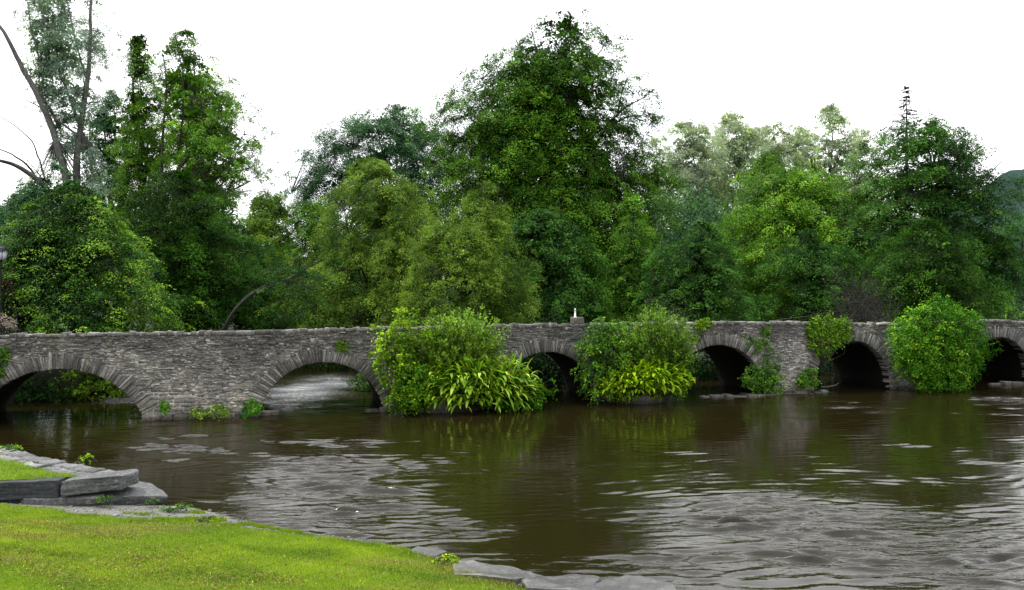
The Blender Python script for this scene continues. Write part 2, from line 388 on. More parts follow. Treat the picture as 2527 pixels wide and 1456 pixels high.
def water_z(x, y):
    A = rough_at(x, y); p = np.stack([x, y, 0 * x], -1)
    wx = x + .3 * noise(p * .5 + 2); wy = y + .35 * noise(p * .45 + 11) + .04 * noise(p * 1.8 + 4)
    z = np.zeros_like(x)
    res = .0028 * y
    for kx, ky, a, ph, lam in WAVES:
        att = np.clip((lam / res - 3) / 3, 0, 1)
        s = np.sin(kx * wx + ky * wy + ph)
        z += a * att * (s + .25 * (s * s - .5))
    chop = np.clip(.72 + .95 * noise(np.stack([x * .9, y * 2.8, 0 * x], -1) + 21) + .35 * noise(np.stack([x * 2.2, y * 7, 0 * x], -1)), .08, 2.0)
    return z * A * chop
ks = np.linspace(-1.15, 1.15, 820); yy = np.exp(np.linspace(math.log(7.0), math.log(120), 1240))
KX, YY = np.meshgrid(ks, yy); XX = KX * YY
ZZ = water_z(XX, YY); AA = rough_at(XX, YY)
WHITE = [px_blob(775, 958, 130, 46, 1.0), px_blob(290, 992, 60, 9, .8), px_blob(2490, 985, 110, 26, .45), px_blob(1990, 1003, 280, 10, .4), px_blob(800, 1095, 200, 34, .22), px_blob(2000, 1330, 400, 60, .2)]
WW = sum(am * np.exp(-((XX + .6 * noise(np.stack([XX, YY, 0 * XX], -1) * .9) - cx) / sx) ** 2 - ((YY - cy) / sy) ** 2) for cx, cy, sx, sy, am in WHITE)    # broken white water, partly pale colour standing in for reflected sky
v = np.stack([XX, YY, ZZ], -1).reshape(-1, 3); n = len(ks)
i = np.arange(len(yy) - 1)[:, None] * n + np.arange(n - 1)[None]
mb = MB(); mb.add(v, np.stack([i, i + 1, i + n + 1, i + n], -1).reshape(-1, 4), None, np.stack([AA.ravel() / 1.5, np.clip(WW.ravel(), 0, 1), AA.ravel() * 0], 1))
def water_mat():
    m, nt, nd, lk = new_mat('peaty_river_water')
    a = N(nd, 'ShaderNodeAttribute', attribute_name='tint')
    sep = N(nd, 'ShaderNodeSeparateColor'); lk.new(a.outputs['Color'], sep.inputs[0])
    v = coords(nd, lk, (1, 1, 1), (0, 0, .28)); vs = coords(nd, lk, (.55, 1.5, 1), (0, 0, .1))
    n1 = tex(nd, lk, 3.6, 3, .55, vs, .5); n2 = tex(nd, lk, 11, 2, .5, vs, .2)
    h = math_(nd, lk, 'ADD', n1.outputs[0], math_(nd, lk, 'MULTIPLY', n2.outputs[0], .3))
    b = N(nd, 'ShaderNodeBump'); b.inputs['Distance'].default_value = .035
    lk.new(math_(nd, lk, 'ADD', math_(nd, lk, 'MULTIPLY', sep.outputs[0], .9), .04), b.inputs['Strength']); lk.new(h, b.inputs['Height'])
    big = tex(nd, lk, .12, 3, .5, v)
    col = mixc(nd, lk, big.outputs[0], (.0085, .0068, .0020), (.0130, .0102, .0030))
    p = N(nd, 'ShaderNodeBsdfPrincipled'); p.inputs['Roughness'].default_value = .06; p.inputs['IOR'].default_value = 1.33; p.inputs['Specular IOR Level'].default_value = .48; p.inputs['Roughness'].default_value = .035
    lk.new(b.outputs[0], p.inputs['Normal'])
    # flecks of foam drifting in lines
    vf = coords(nd, lk, (1.1, 3.4, 1), (0, 0, .06))
    f1 = tex(nd, lk, 8.0, 4, .62, vf); f2 = tex(nd, lk, .35, 3, .6, v, .8)
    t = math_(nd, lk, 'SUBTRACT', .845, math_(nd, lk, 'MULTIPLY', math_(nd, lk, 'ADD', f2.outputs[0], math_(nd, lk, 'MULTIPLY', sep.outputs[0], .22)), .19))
    t = math_(nd, lk, 'SUBTRACT', t, math_(nd, lk, 'MULTIPLY', sep.outputs[1], .33))  # mask also paints sky-bright water as foam
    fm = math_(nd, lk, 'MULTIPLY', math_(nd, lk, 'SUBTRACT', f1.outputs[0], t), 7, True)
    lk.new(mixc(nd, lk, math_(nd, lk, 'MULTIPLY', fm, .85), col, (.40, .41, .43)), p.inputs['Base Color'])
    o = N(nd, 'ShaderNodeOutputMaterial'); lk.new(p.outputs[0], o.inputs[0]); return m
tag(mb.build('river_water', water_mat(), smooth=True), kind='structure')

# ---- near bank: gravel slipway, lawns
def gravel_mat():
    m, nt, nd, lk = new_mat('gravel_and_mud')
    v = coords(nd, lk); n = tex(nd, lk, 30, 5, .75, v); b_ = tex(nd, lk, 1.6, 5, .6, v)
    vo = N(nd, 'ShaderNodeTexVoronoi'); vo.inputs['Scale'].default_value = 26; lk.new(v, vo.inputs['Vector'])
    r = ramp(nd, [(.25, (.04, .038, .033)), (.5, (.13, .127, .118)), (.75, (.28, .275, .26))]); lk.new(n.outputs[0], r.inputs[0])
    g = ramp(nd, [(.42, (0, 0, 0)), (.62, (1, 1, 1))]); lk.new(b_.outputs[0], g.inputs[0])
    c = mixc(nd, lk, math_(nd, lk, 'MULTIPLY', g.outputs[0], .65), r.outputs[0], (.085, .095, .04))
    p = N(nd, 'ShaderNodeBsdfPrincipled'); lk.new(c, p.inputs['Base Color']); p.inputs['Roughness'].default_value = .75
    bp = N(nd, 'ShaderNodeBump'); bp.inputs['Strength'].default_value = .9; bp.inputs['Distance'].default_value = .03
    lk.new(math_(nd, lk, 'ADD', vo.outputs['Distance'], n.outputs[0]), bp.inputs['Height']); lk.new(bp.outputs[0], p.inputs['Normal'])
    o = N(nd, 'ShaderNodeOutputMaterial'); lk.new(p.outputs[0], o.inputs[0]); return m
def lawn_mat():
    m, nt, nd, lk = new_mat('mown_lawn')
    v = coords(nd, lk); vm = coords(nd, lk, (.6, 1.6, 1))
    a_ = tex(nd, lk, .55, 4, .6, v); f = tex(nd, lk, 38, 5, .7, v); br = tex(nd, lk, 1.3, 6, .72, vm, .6)
    r = ramp(nd, [(.25, (.045, .105, .006)), (.5, (.105, .170, .010)), (.75, (.165, .205, .020))]); lk.new(a_.outputs[0], r.inputs[0])
    fr = ramp(nd, [(.3, (.45, .45, .45)), (.7, (1.25, 1.25, 1.25))]); lk.new(f.outputs[0], fr.inputs[0])
    c = mixc(nd, lk, 1.0, r.outputs[0], fr.outputs[0], 'MULTIPLY')
    b2 = ramp(nd, [(.60, (0, 0, 0)), (.74, (1, 1, 1))]); lk.new(br.outputs[0], b2.inputs[0])
    c = mixc(nd, lk, math_(nd, lk, 'MULTIPLY', b2.outputs[0], .7), c, (.085, .062, .026))
    p = N(nd, 'ShaderNodeBsdfPrincipled'); lk.new(c, p.inputs['Base Color']); p.inputs['Roughness'].default_value = .9; p.inputs['Specular IOR Level'].default_value = .1
    bp = N(nd, 'ShaderNodeBump'); bp.inputs['Strength'].default_value = .8; bp.inputs['Distance'].default_value = .03
    lk.new(f.outputs[0], bp.inputs['Height']); lk.new(bp.outputs[0], p.inputs['Normal'])
    o = N(nd, 'ShaderNodeOutputMaterial'); lk.new(p.outputs[0], o.inputs[0]); return m
GRAV, LAWN = gravel_mat(), lawn_mat()
tag(grid('gravel_bank', np.arange(-26, 6, .12), np.arange(2, 24, .12), bank_z, GRAV), kind='structure')
def lawn_d(x, y):
    p = np.stack([x, y, 0 * x], -1)
    return np.interp(x, EX, EY) - y + (.13 + .12 * np.exp(-((x + 7.2) / 1.6) ** 2)) * noise(p * 2.2) + .09 * noise(p * 6)
tag(grid('lawn', np.arange(-26, 5, .07), np.arange(2, 19.5, .07), lambda x, y: bank_z(x, y) + .014, LAWN, lambda x, y: lawn_d(x, y) > 0), kind='structure')

# ---- terrace of flat stones with a small lawn, and its retaining wall
TZ = .75
TF = [on_z(-900, 1215, TZ), on_z(-300, 1204, TZ), on_z(0, 1194, TZ), on_z(145, 1187, TZ), on_z(318, 1168, TZ)]        # front edge
TB = [on_z(318, 1164, TZ), on_z(240, 1152, TZ), on_z(160, 1139, TZ), on_z(100, 1127, TZ), on_z(40, 1110, TZ), on_z(0, 1097, TZ), on_z(-300, 1040, TZ), on_z(-900, 975, TZ)]
tx = np.array([p[0] for p in TB][::-1]); ty = np.array([p[1] for p in TB][::-1])
fx = np.array([p[0] for p in TF]); fy = np.array([p[1] for p in TF])
def in_terr(x, y, m=0.0): return (y < np.interp(x, tx, ty) - m) & (y > np.interp(x, fx, fy) + .12) & (x < tx.max() - m)
qw = thing('quay_wall', 'low retaining wall of flat grey stones bordering the small raised lawn by the river', 'wall', (float(TB[3][0]), float(TB[3][1]), 0))
qo = np.array([TB[3][0], TB[3][1], 0])
mb = MB()                                                # body of the wall under the paving
ring = np.array([[p[0], p[1]] for p in TF] + [[p[0], p[1]] for p in TB])
cen = ring.mean(0); ins = ring - norm(ring - cen) * .06
m_ = len(ring); zt = TZ - .07
v = np.concatenate([np.c_[ins, np.full(m_, -.8)], np.c_[ins, np.full(m_, zt)], [[cen[0], cen[1], zt]]])
mb.add(v, [[i, (i + 1) % m_, (i + 1) % m_ + m_, i + m_] for i in range(m_)], [[m_ + i, m_ + (i + 1) % m_, 2 * m_] for i in range(m_)], np.array([.35, .3, .2]))
mb.build('wall_core', ST['darkslab'], qw, qo)
def rough_block(mb, quad, z0, z1, tint, jit=.03, inset=.06, r=rng):      # irregular flat stone from a 4-corner footprint
    q = np.asarray(quad, float)[:, :2]; c = q.mean(0)
    # subdivide outline
    pts = []
    for k in range(4):
        for t in (0, .33, .66): pts.append(q[k] * (1 - t) + q[(k + 1) % 4] * t)
    pts = np.array(pts) + r.normal(size=(12, 2)) * jit
    lo = np.c_[pts, np.full(12, z0)]; mid = np.c_[pts, np.full(12, z1 - inset * .6) + r.normal(size=12) * jit * .3]
    up = np.c_[pts + (c - pts) * min(.5, inset / max(.05, np.linalg.norm(q - c, axis=1).mean())) * 1.2, np.full(12, z1) + r.normal(size=12) * jit * .35]
    v = np.concatenate([lo, mid, up, [[c[0], c[1], z1 + .006]]])
    k = np.arange(12); k2 = (k + 1) % 12
    mb.add(v, np.concatenate([np.stack([k, k2, k2 + 12, k + 12], 1), np.stack([k + 12, k2 + 12, k2 + 24, k + 24], 1)]), np.stack([k + 24, k2 + 24, np.full(12, 36)], 1), tint)
mb = MB()
for k in range(len(TB) - 1):                              # paving stones, two rows along the water's edge
    a, b = TB[k][:2], TB[k + 1][:2]; L = np.linalg.norm(b - a); d = (b - a) / L; nrm_ = np.array([d[1], -d[0]])
    if nrm_ @ (cen - a) < 0: nrm_ = -nrm_
    for row, (o0, o1) in enumerate(((-.02, .42), (.45, .85))):
        s = 0
        while s < L:
            e = min(L, s + rng.uniform(.35, .95))
            g = .02
            rough_block(mb, [a + d * (s + g) + nrm_ * o0, a + d * (e - g) + nrm_ * o0, a + d * (e - g) + nrm_ * (o1 - g), a + d * (s + g) + nrm_ * (o1 - g)],
                        TZ - .16, TZ + rng.uniform(-.03, .03), np.array([rng.uniform(.45, .95), .1, rng.uniform(0, .2)]), .025, .03)
            s = e
for k in range(len(TB) - 1):                              # courses of the face towards the water
    a, b = TB[k][:2], TB[k + 1][:2]; L = np.linalg.norm(b - a); d = (b - a) / L; nrm_ = np.array([d[1], -d[0]])
    if nrm_ @ (cen - a) < 0: nrm_ = -nrm_
    for z0 in (-.3, -.06, .18, .4):
        s = 0
        while s < L:
            e = min(L, s + rng.uniform(.3, .8))
            rough_block(mb, [a + d * (s + .015) - nrm_ * rng.uniform(.0, .06), a + d * (e - .015) - nrm_ * rng.uniform(.0, .06), a + d * (e - .015) + nrm_ * .3, a + d * (s + .015) + nrm_ * .3],
                        z0, z0 + .2, np.array([rng.uniform(.2, .7), .2, rng.uniform(.1, .5)]), .012, .02)
            s = e
mb.build('paving', ST['slab'], qw, qo)
tag(grid('terrace_lawn', np.arange(-26, -8.5, .07), np.arange(17.5, 32, .07), lambda x, y: TZ + .03 + .035 * noise(np.stack([x, y, 0 * x], -1) * 1.5), LAWN,
         lambda x, y: in_terr(x, y, 0) & (np.interp(x, tx, ty) - y + .12 * noise(np.stack([x, y, 0 * x], -1) * 3) > .85 + .25 * np.clip((x + 12.5) / 2, 0, 1))), kind='structure')

import bmesh
def slab(name, label, foot, z0, z1, mat, cat='stone slab', tilt=None, bev=.035, rough=.035, tint=(.5, .2, .1), group=None, seed=0, split=.12):
    foot = np.asarray(foot, float)[:, :2]; c = foot.mean(0)
    bm = bmesh.new()
    n_ = len(foot)
    z0 = np.broadcast_to(z0, (n_,)); z1 = np.broadcast_to(z1, (n_,))
    lo = [bm.verts.new((*(foot[i] - c), z0[i])) for i in range(n_)]; hi = [bm.verts.new((*(foot[i] - c), z1[i])) for i in range(n_)]
    area = sum(foot[i][0] * foot[(i + 1) % n_][1] - foot[(i + 1) % n_][0] * foot[i][1] for i in range(n_))
    if area < 0: lo.reverse(); hi.reverse()
    bm.faces.new(hi); bm.faces.new(lo[::-1])
    for i in range(n_): bm.faces.new([lo[i], lo[(i + 1) % n_], hi[(i + 1) % n_], hi[i]])
    bmesh.ops.bevel(bm, geom=bm.edges[:], offset=bev, segments=2, affect='EDGES', profile=.6)
    bmesh.ops.triangulate(bm, faces=bm.faces[:])
    for _ in range(6):
        ed = [e for e in bm.edges if e.calc_length() > split]
        if not ed: break
        bmesh.ops.subdivide_edges(bm, edges=ed, cuts=1)
        bmesh.ops.triangulate(bm, faces=[f for f in bm.faces if len(f.verts) > 3])
    bm.normal_update()
    P_ = np.array([v.co[:] for v in bm.verts]); Nn = np.array([v.normal[:] for v in bm.verts])
    # bedding planes: stronger relief across the layers than along them
    dsp = noise(P_ * np.array([1.6, 1.6, 14]) + seed) * .7 + noise(P_ * np.array([6, 6, 16]) + seed * 3) * .5
    P_ = P_ + Nn * (dsp * rough)[:, None]
    me = bpy.data.meshes.new(name)
    for v, p in zip(bm.verts, P_): v.co = p
    bm.to_mesh(me); bm.free()
    a = me.attributes.new('tint', 'FLOAT_COLOR', 'POINT')
    a.data.foreach_set('color', np.tile(np.array([*tint, 1], np.float32), len(me.vertices)))
    me.materials.append(mat)
    o = bpy.data.objects.new(name, me); COL.objects.link(o); o.location = (c[0], c[1], 0)
    return tag(o, label, cat, group)

def back(p, d): q = np.array(p, float); q[1] += d; return q
s1a, s1b = on_z(-330, 1206, TZ), on_z(143, 1190, TZ)
slab('stone_slab', 'dark blackish slate slab edging the small raised lawn', [s1a, s1b, back(s1b, .5), back(s1a, .5)], .36, TZ + .04, ST['darkslab'], tint=(.35, .1, .0), group='slabs stepping down to the slipway', seed=1, rough=.02)
s2a, s2b, s2c = on_z(150, 1192, TZ), on_z(300, 1178, TZ), on_z(326, 1172, TZ)
slab('stone_slab', 'thick grey slab with a chipped corner at the end of the raised lawn', [s2a, s2b, s2c, back(s2c, .35), back(s2b, .75), back(s2a, .6)], [.44, .43, .5, .5, .43, .42], [TZ + .05, TZ + .05, TZ + .02, TZ + .04, TZ + .05, TZ + .04], ST['slab'], tint=(.55, .35, .0), group='slabs stepping down to the slipway', seed=2, rough=.03)
s3 = [on_z(245, 1229, .30), on_z(330, 1222, .30), on_z(412, 1221, .22), on_z(405, 1205, .25), on_z(372, 1190, .35), on_z(318, 1184, .40), on_z(240, 1195, .42)]
slab('stone_slab', 'lowest wedge shaped slab reaching into the river below the chipped slab', s3, [-.2] * 7, [.30, .30, .17, .18, .36, .42, .42], ST['slab'], tint=(.55, .05, .0), group='slabs stepping down to the slipway', seed=3, rough=.035)
s4 = [on_z(60, 1236, .36), on_z(240, 1231, .32), on_z(260, 1214, .38), on_z(140, 1217, .42), on_z(50, 1228, .40)]
slab('stone_slab', 'thin flat stone lying on the gravel under the dark slab', s4, .1, [.40, .345, .38, .42, .42], ST['slab'], tint=(.6, .3, .0), group='slabs stepping down to the slipway', seed=4, rough=.012, bev=.02)

# flat wet rocks at the water's edge below the lawn
slab('flat_rock', 'pale blue grey wet rock half under water beside the tall grass', [on_z(1120, 1428, .06), on_z(1260, 1440, .06), on_z(1345, 1424, .02), on_z(1260, 1400, .02), on_z(1165, 1389, .06), on_z(1115, 1396, .08)], -.3, [.15, .14, .05, .04, .10, .14], ST['wet'], 'rock', tint=(.65, 0, 0), group='flat rocks at the edge of the lawn', seed=5, rough=.045, split=.15)
slab('flat_rock', 'smooth pale rock sloping into the water between two other flat rocks', [on_z(1300, 1462, .10), on_z(1450, 1470, .10), on_z(1480, 1430, .03), on_z(1420, 1416, .03), on_z(1345, 1420, .05), on_z(1290, 1440, .08)], -.3, [.19, .16, .07, .06, .08, .13], ST['wet'], 'rock', tint=(.6, .1, 0), group='flat rocks at the edge of the lawn', seed=6, rough=.05, split=.15)
slab('flat_rock', 'large flat brownish grey rock with a dark broken end', [on_z(1400, 1500, .14), on_z(1690, 1490, .14), on_z(1664, 1442, .10), on_z(1640, 1428, .12), on_z(1545, 1416, .12), on_z(1480, 1432, .12), on_z(1395, 1455, .12)], -.3, [.13, .13, .10, .11, .11, .08, .10], ST['wet'], 'rock', tint=(.45, .8, 0), group='flat rocks at the edge of the lawn', seed=7, rough=.055, split=.15)
slab('flat_rock', 'thin slab of rock lying in the shallows past the grass tip', [on_z(1000, 1362, .05), on_z(1075, 1372, .05), on_z(1105, 1362, .03), on_z(1030, 1350, .03)], -.25, .055, ST['wet'], 'rock', tint=(.7, 0, 0), group='flat rocks at the edge of the lawn', seed=8, rough=.015, split=.12, bev=.025)

# pebbles along the waterline
mb = MB()
ico = np.array([[0, 0, 1], [.89, 0, .45], [.28, .85, .45], [-.72, .53, .45], [-.72, -.53, .45], [.28, -.85, .45], [.72, .53, -.45], [-.28, .85, -.45], [-.89, 0, -.45], [-.28, -.85, -.45], [.72, -.53, -.45], [0, 0, -1]])
icf = np.array([[0, 1, 2], [0, 2, 3], [0, 3, 4], [0, 4, 5], [0, 5, 1], [1, 6, 2], [2, 7, 3], [3, 8, 4], [4, 9, 5], [5, 10, 1], [6, 7, 2], [7, 8, 3], [8, 9, 4], [9, 10, 5], [10, 6, 1], [11, 7, 6], [11, 8, 7], [11, 9, 8], [11, 10, 9], [11, 6, 10]])
for k in range(1500):
    x = rng.uniform(-13, 1.5); e = np.interp(x, EX, EY); ww = np.interp(x, WX, WY)
    y = e + rng.uniform(-.1, 1.15) ** 1 * min(ww - e, 1.6) + rng.normal() * .12
    if in_terr(np.array(x), np.array(y), -.3) or (x < -8.6 and y > 18.6): continue
    s = rng.uniform(.015, .05) * (1.6 if rng.random() < .12 else 1)
    c = np.array([x, y, float(bank_z(np.array(x), np.array(y)))])
    mb.add(c + ico * (s * rng.uniform(.6, 1.3, 3) * [1, 1, .55]) * (1 + rng.normal(size=(12, 1)) * .12), None, icf, np.array([rng.uniform(.3, 1), rng.random() * .3, rng.random() * .2]))
tag(mb.build('pebbles', ST['wet']), 'small grey pebbles strewn along the waterline below the lawn', 'pebbles', kind='stuff')

# ------------------------------------------------------------------ grass
def blades(mb, x, y, z, h, w, tint, lean=.6):
    n = len(x)
    th = rng.uniform(0, 6.28, n); d = np.stack([np.cos(th), np.sin(th), 0 * th], 1)
    th2 = rng.uniform(0, 6.28, n); l = np.stack([np.cos(th2), np.sin(th2), 0 * th2], 1) * (lean * h * rng.random(n))[:, None]
    p = np.stack([x, y, z], 1)
    up = np.stack([0 * h, 0 * h, h], 1)
    v = np.stack([p - d * (w * .5)[:, None], p + d * (w * .5)[:, None], p + l + up], 1)
    mb.add(v, None, np.arange(n * 3).reshape(-1, 3), np.repeat(tint, 3, 0))
mb = MB()
n = 420000
y = 9.5 + 9 * rng.random(n) ** .8; x = -.68 * y + rng.random(n) * (.68 * y + 3.5)
k = lawn_d(x, y) > -.04 - .1 * (rng.random(n) < .05); x, y = x[k], y[k]; n = len(x)
p = np.stack([x, y, 0 * x], 1)
clump = noise(p * 1.2 + 5) * .5 + noise(p * 5) * .3
edge = np.clip(1 - lawn_d(x, y) / .5, 0, 1) * np.clip((x + 4.5) / 2, 0, 1)
h = rng.uniform(.016, .042, n) * (1 + .35 * clump) + edge * rng.uniform(.0, .09, n)
dull = np.clip(noise(p * np.array([.8, 2.0, 1]) + 9) * 1.3 - .35, 0, 1)
tint = np.stack([np.clip(.52 + .36 * clump - .30 * np.clip(noise(p * np.array([1.5, 3.4, 1]) + 40) * 1.6 - .45, 0, 1) + rng.normal(size=n) * .18, 0, 1), np.clip(.5 - .35 * dull + rng.normal(size=n) * .25, 0, 1), 0 * x], 1)
worn = rng.random(n) < .75 * dull + .02
SX = (x[worn], y[worn], h[worn])
k = ~worn; x, y, h, tint = x[k], y[k], h[k], tint[k]; n = len(x)
blades(mb, x, y, bank_z(x, y) + .012, h, rng.uniform(.006, .012, n), tint)
n = 60000
x = rng.uniform(-10.5, -3.5, n); e_ = np.interp(x, EX, EY); y = e_ + rng.random(n) * .95 * np.minimum(np.interp(x, WX, WY) - e_, 1.5)
p = np.stack([x, y, 0 * x], 1); k = (noise(p * np.array([1.0, 2.4, 1]) + 4) + .6 * noise(p * 4 + 2) > .42 + .4 * rng.random(n)) & (y < 18.9)
x, y = x[k], y[k]; n = len(x)
blades(mb, x, y, bank_z(x, y), rng.uniform(.03, .075, n), rng.uniform(.008, .014, n), np.stack([np.clip(rng.normal(.45, .2, n), 0, 1), rng.random(n), 0 * x], 1))
n = 60000
x = rng.uniform(-17, -9.3, n); y = rng.uniform(17.9, 25, n)
k = in_terr(x, y, 0) & (np.interp(x, tx, ty) - y > .82 + .25 * np.clip((x + 12.5) / 2, 0, 1) - .15 * (rng.random(n) < .2)); x, y = x[k], y[k]; n = len(x)
p = np.stack([x, y, 0 * x], 1); clump = noise(p * 1.2 + 5) * .5 + noise(p * 4) * .4
ed = np.clip(1 - (y - np.interp(x, fx, fy)) / .8, 0, 1)
tint = np.stack([np.clip(.5 + .3 * clump - .25 * ed + rng.normal(size=n) * .16, 0, 1), np.clip(.5 + rng.normal(size=n) * .25, 0, 1), 0 * x], 1)
blades(mb, x, y, TZ + .03 + .035 * noise(p * 1.5), rng.uniform(.02, .05, n) + ed * .03, rng.uniform(.007, .013, n), tint)
tag(mb.build('grass', LF['grass']), 'short bright green mown grass on the bank and raised terrace', 'grass', kind='stuff')

mb = MB()                                                 # heaps of dried mowings
hx, hy = [], []
for px, py, sp, cnt in [(50, 1365, 60, 300), (215, 1370, 110, 420), (260, 1405, 60, 260), (420, 1390, 110, 500), (330, 1375, 70, 420), (700, 1398, 50, 260), (640, 1415, 60, 220), (90, 1410, 70, 320), (440, 1355, 60, 220),
                        (270, 1310, 50, 160), (60, 1292, 60, 120), (470, 1330, 60, 160), (570, 1350, 70, 140), (250, 1440, 80, 320), (150, 1445, 60, 200), (780, 1355, 90, 160), (900, 1378, 120, 220), (1040, 1395, 70, 160),
                        (520, 1445, 60, 160), (880, 1440, 40, 90), (360, 1335, 30, 80), (100, 1320, 60, 150), (560, 1400, 40, 120), (740, 1340, 60, 90), (1130, 1425, 60, 90)]:
    c = on_z(px, py, .55); s = sp / F * c[1]
    hx.append(c[0] + rng.normal(size=cnt) * s); hy.append(c[1] + rng.normal(size=cnt) * s * .55 + .25 * np.sin(hx[-1] * 3 + px))
x = np.concatenate(hx); y = np.concatenate(hy); k = lawn_d(x, y) > .1; x, y = x[k], y[k]; n = len(x)
p = np.stack([x, y, bank_z(x, y) + rng.uniform(.02, .065, n)], 1)
leaves(mb, p, rng.normal(size=(n, 3)) * .6 + [0, 0, .8], rng.uniform(.035, .09, n), rng.uniform(.006, .014, n), np.stack([np.clip(rng.normal(.42, .28, n), 0, 1), rng.random(n), 0 * x], 1))
n = len(SX[0]); blades(mb, SX[0], SX[1], bank_z(SX[0], SX[1]) + .012, SX[2], rng.uniform(.006, .012, n), np.stack([np.clip(rng.normal(.62, .25, n), 0, 1), .6 + .4 * rng.random(n), np.zeros(n)], 1), 1.2)
tag(mb.build('grass_clippings', LF['straw']), 'brown dried grass clippings lying in patches on the lawn', 'grass clippings', kind='stuff')

# ------------------------------------------------------------------ the bridge
BA = math.atan(.29); BC = math.cos(BA)
BW = 4.3
bridge = thing('stone_bridge', 'long low rubble stone bridge with six round arches crossing the river', 'bridge', (0, 36.1, 0), BA)
def s_px(px, py=None):                                    # distance along the front face for a pixel column, and height for a row
    k = (px - CX) / F; X = k * 36.1 / (1 - .29 * k)
    s = X / BC
    if py is None: return s
    return s, CH - (py - HY) / F * (36.1 + .29 * X)
def b_world(s, y, z): return np.array([s * BC - y * math.sin(BA), 36.1 + s * math.sin(BA) + y * BC, z])
ARCH = []                                                 # centre, half span, crown height, spring height
for cpx, cpy, half, spring in ((142, 910, 3.0, .25), (797, 893, 2.5, .3), (1350, 868, 2.45, .25), (1772, 851, 2.62, .25), (2103, 841, 2.3, .3), (2466, 832, 2.1, .3)):
    s, z = s_px(cpx, cpy); ARCH.append((s, half, z, spring))
ARCH.insert(0, (s_px(-640), 2.4, 2.0, .3)); ARCH.append((s_px(2466) + 5.4, 2.2, 2.5, .3))
def circ(a):
    s, h, zc, zs = a; rise = zc - zs
    R = (h * h + rise * rise) / (2 * rise)
    return s, zc - R, R
TOP = np.array([s_px(a, b) for a, b in ((-900, 838), (-300, 826), (0, 823), (240, 819), (600, 816), (720, 812), (920, 806), (1240, 799), (1430, 797), (1710, 792), (1990, 793), (2100, 795), (2200, 795), (2410, 788), (2470, 788), (2527, 792), (2900, 800), (3600, 815))])
def top_z(s): return np.interp(s, TOP[:, 0], TOP[:, 1]) - .16
s0, s1 = -42.0, 52.0
def under(s):                                             # height of the opening above s, or the foot of a pier
    z = np.full_like(s, -1.7)
    for a in ARCH:
        c, zc, R = circ(a)
        m = np.abs(s - c) < a[1] - 1e-6
        z = np.where(m, zc + np.sqrt(np.maximum(R * R - (s - c) ** 2, 0)), z)
    return z
ss = [s0]
cuts = sorted(ARCH)
for a in cuts:
    c, zc, R = circ(a)
    ss += list(np.arange(ss[-1] + .4, c - a[1] - .05, .4)) + [c - a[1] - 1e-4]
    th = np.linspace(-math.pi / 2, math.pi / 2, 40)
    ss += list(c + (a[1] - 1e-4) * np.sin(th)) + [c + a[1] + 1e-4]
ss += list(np.arange(ss[-1] + .4, s1, .4))
ss = np.array(ss); lo = under(ss); hi = top_z(ss)
mb = MB(); M = len(ss); nz = 10
for y, flip in ((0.0, False), (BW, True)):
    hh = hi if not flip else hi - .30
    t = np.linspace(0, 1, nz)[:, None]
    zz = lo[None] * (1 - t) + hh[None] * t
    v = np.stack([np.broadcast_to(ss, zz.shape), np.full(zz.shape, y), zz], -1)
    i = np.arange(nz - 1)[:, None] * M + np.arange(M - 1)[None]
    q = np.stack([i, i + 1, i + M + 1, i + M], -1).reshape(-1, 4)
    mb.add(v, q if not flip else q[:, ::-1], None, np.stack([np.clip(.75 - .12 * zz.ravel() + 0 * zz.ravel(), .2, .8), np.full(zz.size, .5), np.clip((zz.ravel() - 2.2) * .35, 0, .5)], 1))
mb.build('spandrel_wall', ST['mortar'], bridge)
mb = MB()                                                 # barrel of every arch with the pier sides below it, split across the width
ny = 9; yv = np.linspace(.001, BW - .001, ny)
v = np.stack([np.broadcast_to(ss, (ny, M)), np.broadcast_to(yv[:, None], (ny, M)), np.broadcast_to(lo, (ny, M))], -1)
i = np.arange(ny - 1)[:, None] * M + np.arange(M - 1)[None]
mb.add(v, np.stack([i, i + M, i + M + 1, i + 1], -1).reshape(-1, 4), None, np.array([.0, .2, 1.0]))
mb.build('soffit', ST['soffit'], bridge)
mb = MB()                                                 # road surface between the parapets, and the parapets' inner faces
prof = [(0.0, 0.0), (.45, 0.0), (.46, -.95), (BW - .46, -.95), (BW - .45, -.3), (BW, -.3)]
sv = np.arange(s0, s1 + .1, .8); v = np.array([[(s, yy_, top_z(s) + dz) for yy_, dz in prof] for s in sv]); K = len(prof)
i = np.arange(len(sv) - 1)[:, None] * K + np.arange(K - 1)[None]
mb.add(v, np.stack([i, i + K, i + K + 1, i + 1], -1).reshape(-1, 4), None, np.array([.4, .3, .4]))
mb.build('roadway', ST['mortar'], bridge)

def prisms(mb, front, yf, yb, tint, shrink=.16, bulge=.018):
    """stones with worn edges: front (n,4,2) corner outline along the face, yf/yb the front and back planes."""
    n = len(front); c = front.mean(1, keepdims=True)
    inn = c + (front - c) * (1 - shrink)
    jf = rng.normal(size=(n, 4)) * .006
    a = np.concatenate([inn[..., :1], (yf[:, None] + jf)[..., None], inn[..., 1:]], -1)
    b = np.concatenate([front[..., :1], np.broadcast_to((yf + bulge)[:, None, None], (n, 4, 1)), front[..., 1:]], -1)
    d = np.concatenate([front[..., :1], np.broadcast_to(yb[:, None, None], (n, 4, 1)), front[..., 1:]], -1)
    v = np.concatenate([a, b, d], 1)
    base = np.arange(n)[:, None, None] * 12
    f = [[0, 1, 2, 3]] + [[4 + k, 4 + (k + 1) % 4, (k + 1) % 4, k] for k in range(4)] + [[8 + k, 8 + (k + 1) % 4, 4 + (k + 1) % 4, 4 + k] for k in range(4)]
    mb.add(v.reshape(-1, 3), (base + np.array(f)[None]).reshape(-1, 4), None, np.repeat(tint, 12, 0))

